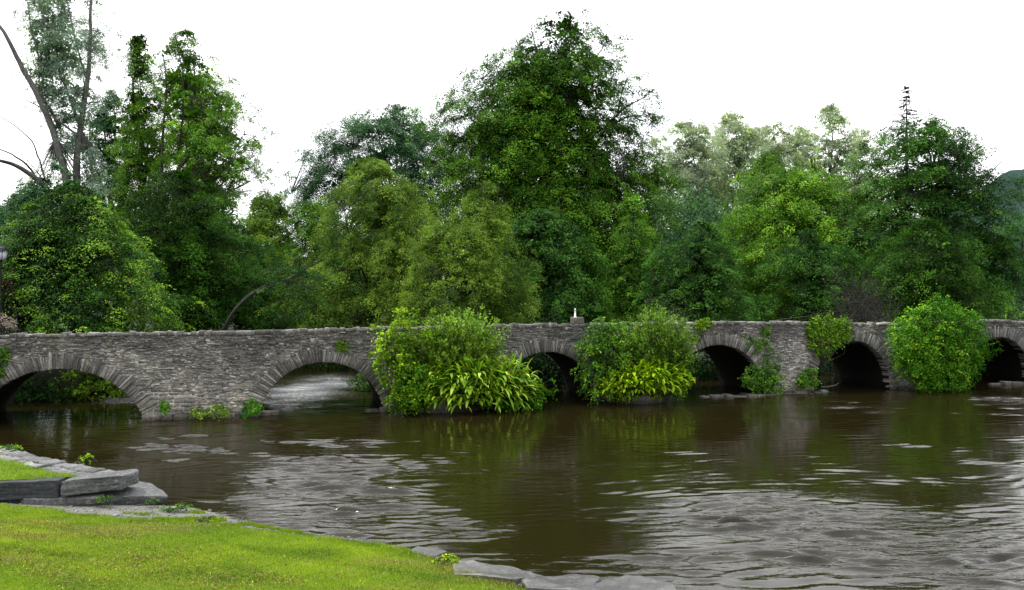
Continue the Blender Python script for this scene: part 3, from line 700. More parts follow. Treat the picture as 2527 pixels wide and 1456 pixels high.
# rubble courses
fr, yf, tn = [], [], []
RING = .60
circs = [(circ(a), a[1]) for a in ARCH]
def in_arch(s, z, grow=0.0):
    for (c, zc, R), h in circs:
        if z > -1 and (s - c) ** 2 + (z - zc) ** 2 < (R + grow) ** 2 and (z > zc - .3 or abs(s - c) < h + .1): 
            if abs(s - c) < h + grow * .8 and (z > .2 or abs(s - c) < h): return True
    return False
SA, SB = s_px(-150), s_px(2700)
z = -.12
pier_a, pier_b = s_px(350), s_px(650)
while z < 3.75:
    h = rng.uniform(.04, .085)
    s = SA + rng.uniform(0, .3)
    wob = rng.uniform(0, 6.28)
    while s < SB:
        L = math.exp(rng.normal(math.log(.18), .5)); L = min(max(L, .06), .62)
        if ((s + L / 2 - pier_a - .95) / .95) ** 2 + ((z + h / 2 - .72) / .40) ** 2 < 1: s += L; continue
        big_ = False and pier_a - .2 < s < pier_a + 2.6 and .15 < z < 1.15 - .18 * abs(s - pier_a - 1.0)
        if big_: L = max(L, .22) * 1.2
        sm = s + L / 2
        zw = z + rng.normal() * .014 + .06 * math.sin(sm * .55 + 1.0) + .04 * math.sin(sm * 1.7 + z * 2) + .03 * math.sin(sm * 4.3 + z * 5) + rng.normal() * .012
        zm = zw + h / 2
        hh = h * (rng.uniform(.6, 1.2) if rng.random() < .8 else rng.uniform(1.3, 2.3)); L = L * (.7 if hh > 1.4 * h else 1)
        tz = float(top_z(sm))
        if zm + hh * .4 < tz and not in_arch(sm, zm, RING - .12):
            if rng.random() > .13:
                g = .008 if not big_ else .016
                j = rng.normal(size=(4, 2)) * np.array([.016, .011])
                q = np.array([[s + g, zw + g], [s + L - g, zw + g], [s + L - g, zw + hh - g], [s + g, zw + hh - g]]) + j
                q[:, 1] += np.array([0, 1, 1, 0]) * rng.normal() * .022
                fr.append(q)
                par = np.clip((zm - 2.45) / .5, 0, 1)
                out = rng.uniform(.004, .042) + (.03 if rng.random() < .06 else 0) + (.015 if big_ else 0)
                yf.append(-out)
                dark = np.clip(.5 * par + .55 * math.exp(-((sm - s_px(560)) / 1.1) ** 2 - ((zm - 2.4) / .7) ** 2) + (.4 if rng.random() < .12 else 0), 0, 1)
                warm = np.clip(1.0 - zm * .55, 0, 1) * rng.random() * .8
                tone = np.clip(.50 - .10 * par + .13 * np.clip(1.2 - zm, 0, 1), 0, 1) + rng.normal() * .25 + (.35 if rng.random() < .05 else 0)  # the stones' own tone, paler low on the wall
                if s > s_px(1830): tone += .10
                if big_: tone -= .08; warm = rng.random()
                tn.append((np.clip(tone, .03, 1), min(warm, 1), dark))
        s += L
    z += h
pm = []                                                   # patch of larger blocks bedded in pale mortar
zb = .30
while zb < 1.12:
    hb = rng.uniform(.10, .19); sb = pier_a - .02 + rng.uniform(0, .12)
    while sb < pier_a + 1.95:
        Lb = rng.uniform(.16, .46); e_ = ((sb + Lb / 2 - pier_a - .95) / 1.02) ** 2 + ((zb + hb / 2 - .72) / .46) ** 2
        if e_ < 1 and not in_arch(sb + Lb / 2, zb + hb / 2, RING - .1):
            g = rng.uniform(.012, .02)
            fr.append(np.array([[sb + g, zb + g], [sb + Lb - g, zb + g], [sb + Lb - g, zb + hb - g], [sb + g, zb + hb - g]]) + rng.normal(size=(4, 2)) * .014)
            yf.append(-rng.uniform(.015, .04)); tn.append((np.clip(rng.normal(.42, .16), .05, 1), rng.random(), .3 if rng.random() < .2 else 0))
            pm.append(np.array([[sb - .02, zb - .02], [sb + Lb + .02, zb - .02], [sb + Lb + .02, zb + hb + .02], [sb - .02, zb + hb + .02]]))
        sb += Lb
    zb += hb
pm = np.array(pm)
fr = np.array(fr); yf = np.array(yf); tn = np.array(tn)
mb = MB(); prisms(mb, pm, -.004 - .004 * rng.random(len(pm)), np.full(len(pm), .05), np.tile([1., .35, 0.], (len(pm), 1)), bulge=.003); prisms(mb, fr, yf, np.full(len(yf), .06), tn)
mb.build('rubble_facing', ST['wall'], bridge)

# thin slate voussoirs, one ring of stones per arch
for a in ARCH[1:-1]:
    c, zc, R = circ(a)
    th_max = math.asin(min(1, a[1] / R)) if zc < a[3] + .01 else math.pi - math.asin(min(1, a[1] / R))
    fr, yf, tn = [], [], []
    t = -th_max
    while t < th_max:
        wd = max(.028, rng.normal(.062, .034)) / R
        t2 = min(th_max, t + wd)
        ro = RING * rng.uniform(.72, 1.12); tl = rng.normal() * .012
        ri = R - rng.uniform(-.005, .025)
        g = rng.uniform(.004, .012) / R
        q = []
        for tt, rr in ((t + g, ri), (t2 - g, ri), (t2 - g + tl, R + ro), (t + g + tl, R + ro * rng.uniform(.93, 1.05))):
            q.append([c + rr * math.sin(tt), zc + rr * math.cos(tt)])
        fr.append(q[::1]); yf.append(-rng.uniform(.02, .075))
        low = np.clip((abs(t) - .55 * th_max) / (.5 * th_max), 0, 1) * (1 if a[0] < -5 else .2)
        tn.append((np.clip(.40 + rng.normal() * .27 + .25 * low * (rng.random() < .6), .05, 1), rng.random() * .35 + .3 * low, .65 if rng.random() < .13 else rng.random() * .2))
        t = t2
    mb = MB(); prisms(mb, np.array(fr), np.array(yf), np.full(len(yf), .45), np.array(tn), shrink=.12)
    mb.build('arch_ring', ST['ring'], bridge)

# coping: rough stones bedded along the top of the parapet
mb = MB(); s = SA
while s < SB:
    L = rng.uniform(.08, .34)
    if s_px(505) < s < s_px(635): L = rng.uniform(.7, 1.1)
    smooth_ = s_px(505) < s < s_px(635)
    h = rng.uniform(.06, .20) if not smooth_ else .17
    z0 = float(top_z(s + L / 2)) - .03
    yb = .5 + rng.normal() * .03; yfv = -rng.uniform(.0, .06)
    q = np.array([[s + .006, z0], [s + L - .006, z0], [s + L - .006, z0 + h], [s + .006, z0 + h]]) + rng.normal(size=(4, 2)) * (.014 if not smooth_ else .004)
    prisms(mb, q[None], np.array([yfv]), np.array([yb]), np.array([[np.clip(rng.normal(.55, .22), 0, 1), rng.random() * .4, .25 + .4 * rng.random()]]), .12)
    mb.v[-1][:] = mb.v[-1]
    s += L
# upper faces of the coping: a slightly narrower bed of paler flat stones
s = SA
while s < SB:
    L = rng.uniform(.15, .5); z0 = float(top_z(s + L / 2)) + .07
    rough_block(mb, [(s + .01, .02), (s + L - .01, .0), (s + L - .01, .46), (s + .01, .46)], z0 - .05, z0 + rng.uniform(.0, .075), np.array([np.clip(rng.normal(.6, .25), 0, 1), .1, rng.random() * .5]), .02, .025)
    s += L
mb.build('coping', ST['coping'], bridge)

# plinth stones at the foot of the pier between the two nearest arches, thin ledges at the feet of the others
def ledge(pa, pb, depth, z1, tint=.4):
    mb = MB()
    s, e = s_px(pa), s_px(pb)
    while s < e:
        L = rng.uniform(.35, .9); f = math.sin(math.pi * np.clip((s + L / 2 - s_px(pa)) / (e - s_px(pa)), .12, .88))
        rough_block(mb, [(s + .015, -depth * f - rng.uniform(0, .08)), (s + L - .015, -depth * f - rng.uniform(0, .08)), (s + L - .015, .05), (s + .015, .05)], -.8, z1 + rng.normal() * .035, np.array([np.clip(rng.normal(tint, .15), 0, 1), rng.random(), rng.uniform(.2, .6)]), .025, .05)
        s += L
    mb.build('plinth', ST['wall'], bridge)
ledge(352, 648, .42, .16); ledge(480, 640, .55, .02); ledge(1725, 1935, .7, .06, tint=.6); ledge(1955, 2030, .6, .07, tint=.6); ledge(900, 975, .5, .12); ledge(2440, 2560, .35, .10, tint=.6)
# cutwaters of the overgrown piers
def pier_mid(i): 
    a, b = ARCH[i], ARCH[i + 1]; return (a[0] + a[1] + b[0] - b[1]) / 2, (b[0] - b[1]) - (a[0] + a[1])
CUT = []
for i, dep in ((2, 1.55), (3, 1.5), (5, 1.1)):
    m_, wd_ = pier_mid(i); wd_ = max(wd_, 1.0) * .8; CUT.append(m_)
    mb = MB(); zt = .35
    ol = np.array([[m_ - wd_ / 2, .0], [m_ - wd_ * .38, -dep * .7], [m_, -dep], [m_ + wd_ * .38, -dep * .7], [m_ + wd_ / 2, .0]])
    nz_ = 6
    v = np.concatenate([np.c_[ol * [1, 1], np.full(5, zz_)] for zz_ in np.linspace(-1.4, zt, nz_)] + [[[m_, -.1, zt + .25]]])
    q = [[r_ * 5 + k, r_ * 5 + k + 1, (r_ + 1) * 5 + k + 1, (r_ + 1) * 5 + k] for r_ in range(nz_ - 1) for k in range(4)]
    b0 = (nz_ - 1) * 5
    mb.add(v, q, [[b0 + k, b0 + k + 1, nz_ * 5] for k in range(4)], np.array([.4, .4, .4]))
    mb.build('cutwater', ST['wall'], bridge)

# square stone block on the parapet with a slim white post
bs, bz = s_px(1429), float(top_z(s_px(1429))) + .10
bw = b_world(bs, .25, bz)
o = slab('stone_block', 'squat weathered stone block set on top of the bridge parapet', [b_world(bs - .26, .02, 0), b_world(bs + .26, .02, 0), b_world(bs + .26, .48, 0), b_world(bs - .26, .48, 0)], bz - .01, bz + .32, ST['coping'], 'stone block', bev=.05, rough=.02, tint=(.45, .3, .35), seed=12, split=.12)
mb = MB(); ps = s_px(1423.5); pw = b_world(ps, .22, bz + .31)
tube(mb, [pw + [0, 0, -.02], pw + [0, 0, .03], pw + [0, 0, .031], pw + [0, 0, .34], pw + [0, 0, .345], pw + [0, 0, .40], pw + [0, 0, .42]], [.075, .075, .044, .032, .036, .032, .002], 10, np.array([.5, .5, .5]))
tag(mb.build('white_post', plain_mat('white_paint', (.78, .78, .77), .5, 0, .06), origin=pw), 'slim white tapered post standing on the stone block above the bridge', 'post').location = pw

# ------------------------------------------------------------------ plants: generators
def base_z(x, y): return float(ground_z(np.array(float(x)), np.array(float(y))))

def tree(name, label, Y, prof, base, leaf, bark='dark', cat='tree', size=.16, dens=3.6, clump=.55, trunk=.28, dfac=.75, flat=.4, droop=.35, gap=0.0, limbs=(), nl=16, up=.9, inner=.25, lump=.2, group=None, bright=0.0, twig=.5, leader=True, ragged=.0, limb_front=0.0, tip=.24):
    """crown from a silhouette table (row, left, right[, density]) standing Y metres away; branching trunk below it."""
    pr = np.array([(r + (1.0,))[:4] for r in prof], float)
    zs = CH - (pr[:, 0] - HY) / F * Y
    cx = ((pr[:, 1] + pr[:, 2]) / 2 - CX) / F * Y; hw = (pr[:, 2] - pr[:, 1]) / 2 / F * Y
    bx = (base - CX) / F * Y; bz_ = base_z(bx, Y) - .05; org = np.array([bx, Y, bz_])
    o = thing(name, label, cat, tuple(org), group=group)
    zf = np.linspace(zs[0], zs[-1], 240)
    H = lambda a, z: np.interp(-z, -zs, a)
    wgt = (H(hw, zf) + .15) * H(pr[:, 3], zf)
    area = np.sum(2 * H(hw, zf) * H(pr[:, 3], zf)) * (zs[0] - zs[-1]) / 240
    pxm = 1024 / 2527 * F / Y; size = size * .66
    nleaf = int(dens * 1.9 * area * pxm * pxm); per = 52
    nc = max(20, nleaf // per)
    cdf = np.cumsum(wgt) / wgt.sum()
    z = np.interp(rng.random(nc), cdf, zf)
    per_b = 6; nb = max(8, nc // per_b)
    z = np.interp(rng.random(nb), cdf, zf)
    th = rng.uniform(0, 2 * np.pi, nb)
    bk = (np.sin(th) > .2) & (rng.random(nb) < .45); th[bk] = -th[bk]
    rr = np.where(rng.random(nb) < inner, rng.random(nb) ** .6 * .62, .62 + .36 * rng.random(nb) ** .8)
    hz = H(hw, z) * 1.09; hd = np.minimum(hz, 5.5) * dfac
    pn = np.stack([np.cos(th) * 2.2, np.sin(th) * 2.2, z * .45], 1) * 1.15 + org * .37
    lm = 1 + (lump * noise(pn) + .45 * lump * noise(pn * 2.6 + 9)) * np.clip(rr, 0, 1) + ragged * rng.random(nb) ** 6 + rng.normal(size=nb) * .05
    B_ = np.stack([H(cx, z) + hz * rr * lm * np.cos(th), Y + hd * rr * lm * np.sin(th), z], 1)
    if gap > 0:
        g = noise(B_ * .62 + org) + .35 * noise(B_ * 1.5)
        kp = g > np.quantile(g, gap); B_, rr, th, hz = B_[kp], rr[kp], th[kp], hz[kp]; nb = len(B_)
    ob = np.stack([np.cos(th), np.sin(th), np.zeros(nb)], 1) * rr[:, None]
    nbv = norm(np.array([0, 0, up]) + ob * .8 + rng.normal(size=(nb, 3)) * .22)
    b1 = norm(ob + rng.normal(size=(nb, 3)) * .3); b1 = norm(b1 - nbv * np.sum(b1 * nbv, 1, keepdims=True)); b2 = np.cross(nbv, b1)
    Rb = clump * 1.75 * rng.uniform(.6, 1.3, nb) * np.clip(hz / 2.0, .35, 1)
    kb = np.repeat(np.arange(nb), per_b); nc = len(kb)
    gb = rng.normal(size=(nc, 3)) * [.62, .5, flat * .45]
    C_ = B_[kb] + (b1[kb] * gb[:, :1] + b2[kb] * gb[:, 1:2] + nbv[kb] * gb[:, 2:]) * Rb[kb][:, None]
    C_[:, 2] -= droop * .5 * (gb[:, 0] ** 2 + gb[:, 1] ** 2) * Rb[kb]
    tipw = np.clip(gb[:, 0], -1, 1.2); bval = rng.normal(size=nb) * .10
    rr, th, hz = rr[kb], th[kb], hz[kb]; out = ob[kb]
    # --- limbs
    mt = MB()
    ztop = zs[0] - (zs[0] - zs[-1]) * .04
    paths = []
    if leader:
        tt = np.linspace(0, 1, 9)
        zz_ = bz_ + (ztop - bz_) * tt
        tx_ = np.where(zz_ > zs[-1], H(cx, zz_), np.interp(zz_, [bz_, max(zs[-1], bz_ + .1)], [bx, cx[-1]]))
        tx_ = bx + (tx_ - bx) * np.clip(tt * 1.6, 0, 1)
        path = np.stack([tx_, np.full(9, Y), zz_], 1); path[1:, :2] += rng.normal(size=(8, 2)) * .015 * (ztop - bz_)
        rad = trunk * (1 - tt) ** .8 + .02; rad[0] *= 1.35
        tube(mt, path, rad, 8); paths.append((path, rad))
    for pts, r0, r1 in limbs:                              # limbs one can follow in the photo
        pp = np.array([at(a, b, Y) for a, b in pts]); t_ = np.linspace(0, 1, len(pp) * 4)
        pth = np.stack([np.interp(t_, np.linspace(0, 1, len(pp)), pp[:, k]) for k in range(3)], 1)
        pth[1:-1] = (pth[:-2] + pth[1:-1] * 2 + pth[2:]) / 4; pth[:, 1] += rng.normal() * .25 - limb_front * np.linspace(.2, 1, len(t_)) + np.cumsum(rng.normal(size=len(t_)) * .06)
        rad = np.linspace(r0, r1, len(t_)); tube(mt, pth, rad, 7); paths.append((pth, rad))
    if leader and nl:
        tp = paths[0][0]
        for k in range(nl):
            j = int(rng.integers(0, nc)); tgt = C_[j] - out[j] * .3 * min(2.0, hz[j] if j < len(hz) else 1)
            zb = bz_ + (tgt[2] - bz_) * rng.uniform(.45, .8); zb = max(zb, bz_ + (ztop - bz_) * .12)
            st = np.array([np.interp(zb, tp[:, 2], tp[:, 0]), np.interp(zb, tp[:, 2], tp[:, 1]), zb])
            t_ = np.linspace(0, 1, 7)[:, None]
            mid = st * .45 + tgt * .55; mid[2] -= .12 * np.linalg.norm(tgt[:2] - st[:2])
            pth = st * (1 - t_) ** 2 + 2 * mid * t_ * (1 - t_) + tgt * t_ ** 2
            pth[1:-1] += rng.normal(size=(5, 3)) * .05 * np.linalg.norm(tgt - st) / 3
            r_ = trunk * .42 * (1 - (zb - bz_) / (ztop - bz_ + .1)) + .03
            rad = np.linspace(r_, .018, 7); tube(mt, pth, rad, 5); paths.append((pth, rad))
    if paths and twig > 0:
        P_ = np.concatenate([p_[len(p_) // 3:] for p_, _ in paths])
        sel = np.where(rng.random(nc) < twig)[0]
        nr = np.array([np.argmin(((P_ - C_[j]) ** 2).sum(1) + 3 * np.maximum(P_[:, 2] - C_[j][2], 0)) for j in sel], int) if len(sel) else np.zeros(0, int)
        if len(sel):
            a_, b_ = P_[nr], C_[sel]; ln = np.linalg.norm(b_ - a_, axis=1)
            twigs(mt, a_, b_, np.clip(.006 + .006 * ln, .01, .04), .006, .02)
    mt.build('trunk', BK[bark], o, org, smooth=True)
    # --- leaves
    cn = norm(nbv[kb] + out * .2 + rng.normal(size=(nc, 3)) * .25)
    a1 = norm(np.cross(cn, rng.normal(size=(nc, 3)))); a2 = np.cross(cn, a1)
    R = clump * rng.uniform(.55, 1.35, nc)
    k = np.repeat(np.arange(nc), per); n = len(k)
    g = rng.normal(size=(n, 3)) * .5; rad2 = g[:, 0] ** 2 + g[:, 1] ** 2
    p = C_[k] + (a1[k] * g[:, :1] + a2[k] * g[:, 1:2]) * R[k][:, None] + cn[k] * (g[:, 2] * flat * R[k])[:, None]
    p[:, 2] -= droop * rad2 * R[k]
    ln_ = norm(cn[k] + rng.normal(size=(n, 3)) * .42)
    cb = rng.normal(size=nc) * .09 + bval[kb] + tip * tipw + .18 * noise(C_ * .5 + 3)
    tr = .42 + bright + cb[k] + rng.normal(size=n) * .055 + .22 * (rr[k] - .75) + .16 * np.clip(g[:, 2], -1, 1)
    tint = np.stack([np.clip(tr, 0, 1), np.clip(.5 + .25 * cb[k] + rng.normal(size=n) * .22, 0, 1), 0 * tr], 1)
    sz = size * rng.uniform(.7, 1.35, n)
    sz = np.where((rr[k] < .6) & (rng.random(n) < .4), sz * 2.4, sz)
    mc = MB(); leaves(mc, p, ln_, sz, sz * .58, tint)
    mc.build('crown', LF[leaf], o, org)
    return o

def shrub(name, label, center, rad, leaf, size=.1, n=6000, clump=.25, cat='shrub', group=None, origin=None, bright=0.0, lump=.2, up=.7, stems=14, flat=.45, per=22, low=-.35, part='foliage'):
    """rounded leafy shrub: leaf sprays over a lumpy dome, stems inside."""
    c = np.array(center, float); rad = np.array(rad, float)
    og = np.array(origin if origin is not None else (c[0], c[1], c[2] - rad[2] * .8))
    o = thing(name, label, cat, tuple(og), group=group)
    nc = max(8, n // per)
    d = norm(rng.normal(size=(nc, 3))); d = d[d[:, 2] > low]; nc = len(d)
    rr = np.where(rng.random(nc) < .32, .35 + .4 * rng.random(nc), .78 + .24 * rng.random(nc))
    off = d * rad * (rr * (1 + lump * (noise(d * 2.6 + c) + .6 * noise(d * 7 + c)) + .22 * rng.random(nc) ** 9))[:, None]
    if group == 'bushes growing on the bridge piers': off = off @ BRIDGE_ROT; d = d @ BRIDGE_ROT      # the bush lies along the wall
    C_ = c + off
    cn = norm(d * .8 + np.array([0, 0, up]) + rng.normal(size=(nc, 3)) * .3)
    a1 = norm(np.cross(cn, rng.normal(size=(nc, 3)))); a2 = np.cross(cn, a1); R = clump * rng.uniform(.6, 1.4, nc)
    k = np.repeat(np.arange(nc), per); m_ = len(k); g = rng.normal(size=(m_, 3)) * .5
    p = C_[k] + (a1[k] * g[:, :1] + a2[k] * g[:, 1:2]) * R[k][:, None] + cn[k] * (g[:, 2] * flat * R[k])[:, None]
    p[:, 2] -= .4 * (g[:, 0] ** 2 + g[:, 1] ** 2) * R[k]
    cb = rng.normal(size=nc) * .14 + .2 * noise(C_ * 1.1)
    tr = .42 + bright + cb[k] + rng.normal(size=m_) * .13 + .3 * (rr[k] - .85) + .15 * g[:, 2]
    sz = size * rng.uniform(.7, 1.4, m_)
    mc = MB(); leaves(mc, p, norm(cn[k] + rng.normal(size=(m_, 3)) * .5), sz, sz * .6, np.stack([np.clip(tr, 0, 1), np.clip(.5 + rng.normal(size=m_) * .25, 0, 1), 0 * tr], 1))
    mt = MB(); j = rng.integers(0, nc, min(stems * 4, nc))
    twigs(mt, np.tile(og, (len(j), 1)) + rng.normal(size=(len(j), 3)) * [.15, .15, .0], C_[j], .022, .006, 0)
    mt.build('stems', BK['dark'], o, og)
    mc.build(part, LF[leaf], o, og)
    return o

def plumes(name, label, base, tips_c, tips_r, n, leaf, llen=.13, per=36, cat='shrub', group=None, bright=0.0, start=.35, low=-.2):
    """shrub of many upright shoots feathered with small leaves."""
    og = np.array(base, float); o = thing(name, label, cat, tuple(og), group=group)
    d = norm(rng.normal(size=(n * 2, 3))); d = d[d[:, 2] > low][:n]; n = len(d)
    rr = .55 + .5 * rng.random(n)
    tip = np.array(tips_c) + (d * np.array(tips_r) * (rr * (1 + .16 * noise(d * 3 + og)))[:, None]) @ BRIDGE_ROT
    st = og + rng.normal(size=(n, 3)) * [.25, .2, .03]
    mid = st * .45 + tip * .55 + np.array([0, 0, .35]); mid[:, :2] = st[:, :2] * .4 + tip[:, :2] * .6
    mt = MB(); twigs(mt, st, mid, .02, .012); twigs(mt, mid, tip, .012, .004)
    t = start + (1 - start) * rng.random((n, per)); t = t[..., None]
    p = st[:, None] * (1 - t) ** 2 + 2 * mid[:, None] * t * (1 - t) + tip[:, None] * t ** 2
    tg = norm(2 * (1 - t) * (mid - st)[:, None] + 2 * t * (tip - mid)[:, None])
    p = p.reshape(-1, 3); tg = tg.reshape(-1, 3); m_ = len(p)
    sd = norm(np.cross(tg, rng.normal(size=(m_, 3))))
    ax = norm(tg * .8 + sd * .75); L = llen * rng.uniform(.6, 1.35, m_) * (1.15 - .5 * t.reshape(-1))
    p = p + ax * (L * .5)[:, None] + sd * .03
    cb = np.repeat(rng.normal(size=n) * .14, per)
    tr = .40 + bright + cb + rng.normal(size=m_) * .12 + .38 * (t.reshape(-1) - .5)
    nr = norm(np.cross(ax, np.cross(np.array([0, -.5, 1.0]) + rng.normal(size=(m_, 3)) * .35, ax)))
    mc = MB(); leaves(mc, p, nr, L, L * .42, np.stack([np.clip(tr, 0, 1), np.clip(.5 + rng.normal(size=m_) * .2, 0, 1), 0 * tr], 1), ax)
    mt.build('stems', BK['mid'], o, og); mc.build('foliage', LF[leaf], o, og)
    return o

def straps(mb, p0, d0, L, W, curl, tint):
    """long arching leaves with a folded midrib."""
    n = len(p0); K = 6
    t = np.linspace(0, 1, K)
    d = d0.copy(); p = p0.copy(); rows = []
    wprof = np.array([.25, .75, 1.0, .95, .65, .04])
    for k in range(K):
        sd = norm(np.cross(d, np.array([0, 0, 1.0]) + 0 * d)); nr = np.cross(sd, d)
        ww = (W * wprof[k] * .5)[:, None]
        rows.append(np.stack([p - sd * ww + nr * ww * .35, p - nr * ww * .1, p + sd * ww + nr * ww * .35], 1))
        p = p + d * (L / (K - 1))[:, None]
        d = norm(d + np.array([0, 0, -1.0]) * (curl / (K - 1))[:, None])
    v = np.stack(rows, 1)                                  # n,K,3,3
    base = np.arange(n)[:, None, None] * K * 3
    i = np.arange(K - 1)[None, :, None] * 3; j = np.arange(2)[None, None]
    q = np.stack([base + i + j, base + i + j + 1, base + i + 3 + j + 1, base + i + 3 + j], -1)
    tt = np.repeat(tint, K * 3, 0).reshape(n, K, 3, 3); tt[:, :, 1, 0] = np.clip(tt[:, :, 1, 0] + .22, 0, 1)
    mb.add(v.reshape(-1, 3), q.reshape(-1, 4), None, tt.reshape(-1, 3))

def strap_plant(name, label, center, rad, n, leaf, L=(.45, .8), W=(.09, .15), origin=None, cat='plant', group=None, bright=0.0, low=-.25):
    c = np.array(center, float); rad = np.array(rad, float); og = np.array(origin)
    o = thing(name, label, cat, tuple(og), group=group)
    d = norm(rng.normal(size=(n * 3, 3)) * [1, 1, .9] + [0, -.35, .1]); d = d[d[:, 2] > low][:n]; n = len(d)
    rr = .5 + .45 * rng.random(n)
    p0 = c + (d * rad * rr[:, None]) @ BRIDGE_ROT; d = d @ BRIDGE_ROT
    dd = norm(d * [1, .8, .5] + np.array([0, 0, .5]) + rng.normal(size=(n, 3)) * [.6, .4, .45])
    mc = MB()
    straps(mc, p0, dd, rng.uniform(*L, n), rng.uniform(*W, n), rng.uniform(.3, 2.4, n), np.stack([np.clip(.42 + bright + rng.normal(size=n) * .2 + .2 * (rr - .6), 0, 1), np.clip(.5 + rng.normal(size=n) * .2, 0, 1), np.zeros(n)], 1))
    mt = MB(); k = rng.integers(0, n, min(n, 120)); twigs(mt, np.tile(og, (len(k), 1)) + rng.normal(size=(len(k), 3)) * [.3, .2, 0], p0[k], .02, .012)
    mt.build('stems', BK['mid'], o, og); mc.build('foliage', LF[leaf], o, og)
    return o

# ------------------------------------------------------------------ trees beyond the bridge
G = 'trees beyond the bridge'
tree('beech_tree', 'broad dark dome shaped tree with yellowish leaf tips in layered sprays, beside the street lamp', 41,
     [(445, 172, 205), (470, 140, 235), (500, 100, 270), (545, 60, 315), (600, 20, 350), (660, -20, 388), (715, -45, 425), (765, -55, 436), (815, -60, 420), (850, -60, 410)],
     195, 'hornbeam', size=.14, dens=3.3, clump=.52, flat=.16, droop=.45, trunk=.3, nl=10, group=G, lump=.10, twig=.15, ragged=.05, tip=.5, bright=-.10, up=1.3)
tree('tall_pale_tree', 'very tall thin leaved tree with two pale grey trunks rising out of view', 60,
     [(-120, 110, 200, .5), (-60, 60, 260, .6), (0, 48, 282, .7), (60, 48, 280), (120, 45, 275), (180, 60, 268, .8), (240, 80, 262, .7), (300, 110, 260, .55), (360, 120, 262, .5), (430, 90, 270, .45), (480, 80, 280, .5)],
     192, 'pale', bark='grey', size=.15, dens=2.9, clump=.5, gap=.15, leader=False, dfac=.5, trunk=.4, group=G, up=.5, twig=.8, inner=.5, limb_front=2.2,
     limbs=[([(192, 800), (188, 600), (180, 440), (150, 320), (118, 240), (82, 172), (60, 110), (30, 66), (0, 28)], .34, .06), ([(192, 640), (192, 445), (206, 330), (226, 225), (240, 110), (246, 0), (250, -90)], .30, .04),
            ([(205, 340), (160, 300), (130, 275), (98, 258)], .09, .02), ([(150, 320), (120, 240), (95, 205), (90, 180)], .12, .05), ([(222, 250), (245, 235), (262, 220)], .08, .02), ([(206, 330), (180, 240), (155, 150), (140, 60), (120, -30)], .11, .02), ([(118, 240), (110, 150), (95, 60), (85, -40)], .09, .02), ([(226, 225), (205, 120), (190, 20), (180, -60)], .08, .02)])
tree('leaning_tree', 'sparse tree whose bare dark limbs lean out past the side of the picture', 54,
     [(395, 95, 140, .6), (430, 60, 180), (465, 40, 200), (500, 20, 210), (560, 10, 200)], 150, 'teal', bark='dark', size=.14, dens=1.4, clump=.45, gap=.25, leader=False, group=G, twig=.7, inner=.5,
     limbs=[([(150, 800), (148, 600), (125, 462), (60, 418), (30, 404), (-10, 394), (-80, 380)], .24, .07), ([(75, 428), (50, 398), (20, 378), (-20, 362)], .08, .04), ([(118, 460), (100, 400), (80, 345), (40, 310), (0, 286), (-40, 270)], .06, .015), ([(118, 470), (100, 430), (62, 380)], .05, .015)])
tree('slim_dark_tree', 'slim upright dark tree with a narrow ragged tip', 64, [(98, 332, 348), (130, 320, 366), (180, 312, 378), (240, 306, 394), (300, 302, 400), (350, 300, 405, .8), (420, 295, 415, .8), (500, 300, 400), (600, 310, 410)],
     348, 'green', size=.17, dens=4.0, clump=.5, gap=.05, group=G, trunk=.24, nl=22, twig=.7, inner=.4, bright=.08)
tree('tall_bright_tree', 'tall fresh green tree with an open crown and a long bare side branch', 60,
     [(78, 440, 478), (105, 424, 508), (140, 410, 522), (175, 418, 505), (210, 396, 545), (250, 395, 605, .9), (285, 380, 600, .9), (315, 385, 640, .9), (350, 390, 660, .9), (400, 400, 665, .8), (440, 415, 600, .7), (480, 420, 580, .9), (540, 420, 590), (620, 430, 580)],
     440, 'bright', bark='mid', size=.17, dens=2.6, clump=.5, gap=.20, lump=.34, group=G, trunk=.3, nl=44, twig=.9, inner=.5, ragged=.35, bright=-.04, dfac=.9, limb_front=2.0,
     limbs=[([(440, 470), (500, 452), (560, 436), (610, 424), (640, 416)], .09, .02), ([(440, 420), (490, 370), (530, 330), (560, 300)], .09, .02), ([(440, 380), (460, 300), (470, 200), (458, 100)], .11, .02), ([(415, 600), (405, 450), (412, 330), (430, 220), (425, 150)], .15, .03), ([(440, 430), (510, 360), (560, 300), (590, 262)], .10, .02), ([(430, 500), (505, 430), (575, 372), (628, 330)], .10, .02)])
tree('thin_grove_tree', 'thin blue green tree with several bare stems showing against the sky', 72,
     [(225, 262, 290), (270, 240, 318), (330, 218, 332), (390, 212, 335), (450, 215, 335), (520, 225, 340), (600, 240, 350)], 285, 'teal', size=.18, dens=3.8, clump=.5, gap=.1, group=G, trunk=.2, nl=22, twig=.8, inner=.5,
     limbs=[([(280, 600), (268, 440), (255, 330), (248, 260)], .14, .03), ([(300, 600), (300, 450), (318, 330), (322, 280)], .12, .03), ([(320, 610), (315, 520), (300, 430)], .12, .04)])
tree('dense_dark_tree', 'dense dark green tree filling the space under the tall fresh green tree', 53,
     [(430, 400, 470), (460, 360, 545), (500, 330, 580), (560, 320, 590), (630, 340, 600), (700, 370, 600), (815, 380, 600), (840, 380, 600)], 470, 'green', size=.15, dens=3.4, clump=.5, group=G, nl=10, twig=.2, bright=-.26)
tree('overhanging_tree', 'low shadowy tree behind the crooked leaning trunk', 57, [(515, 500, 565), (555, 485, 610), (600, 475, 660), (650, 470, 720), (700, 470, 750), (760, 470, 760), (830, 470, 760)], 640, 'dark', size=.16, dens=3.2, clump=.5, group=G, nl=8, twig=.2)
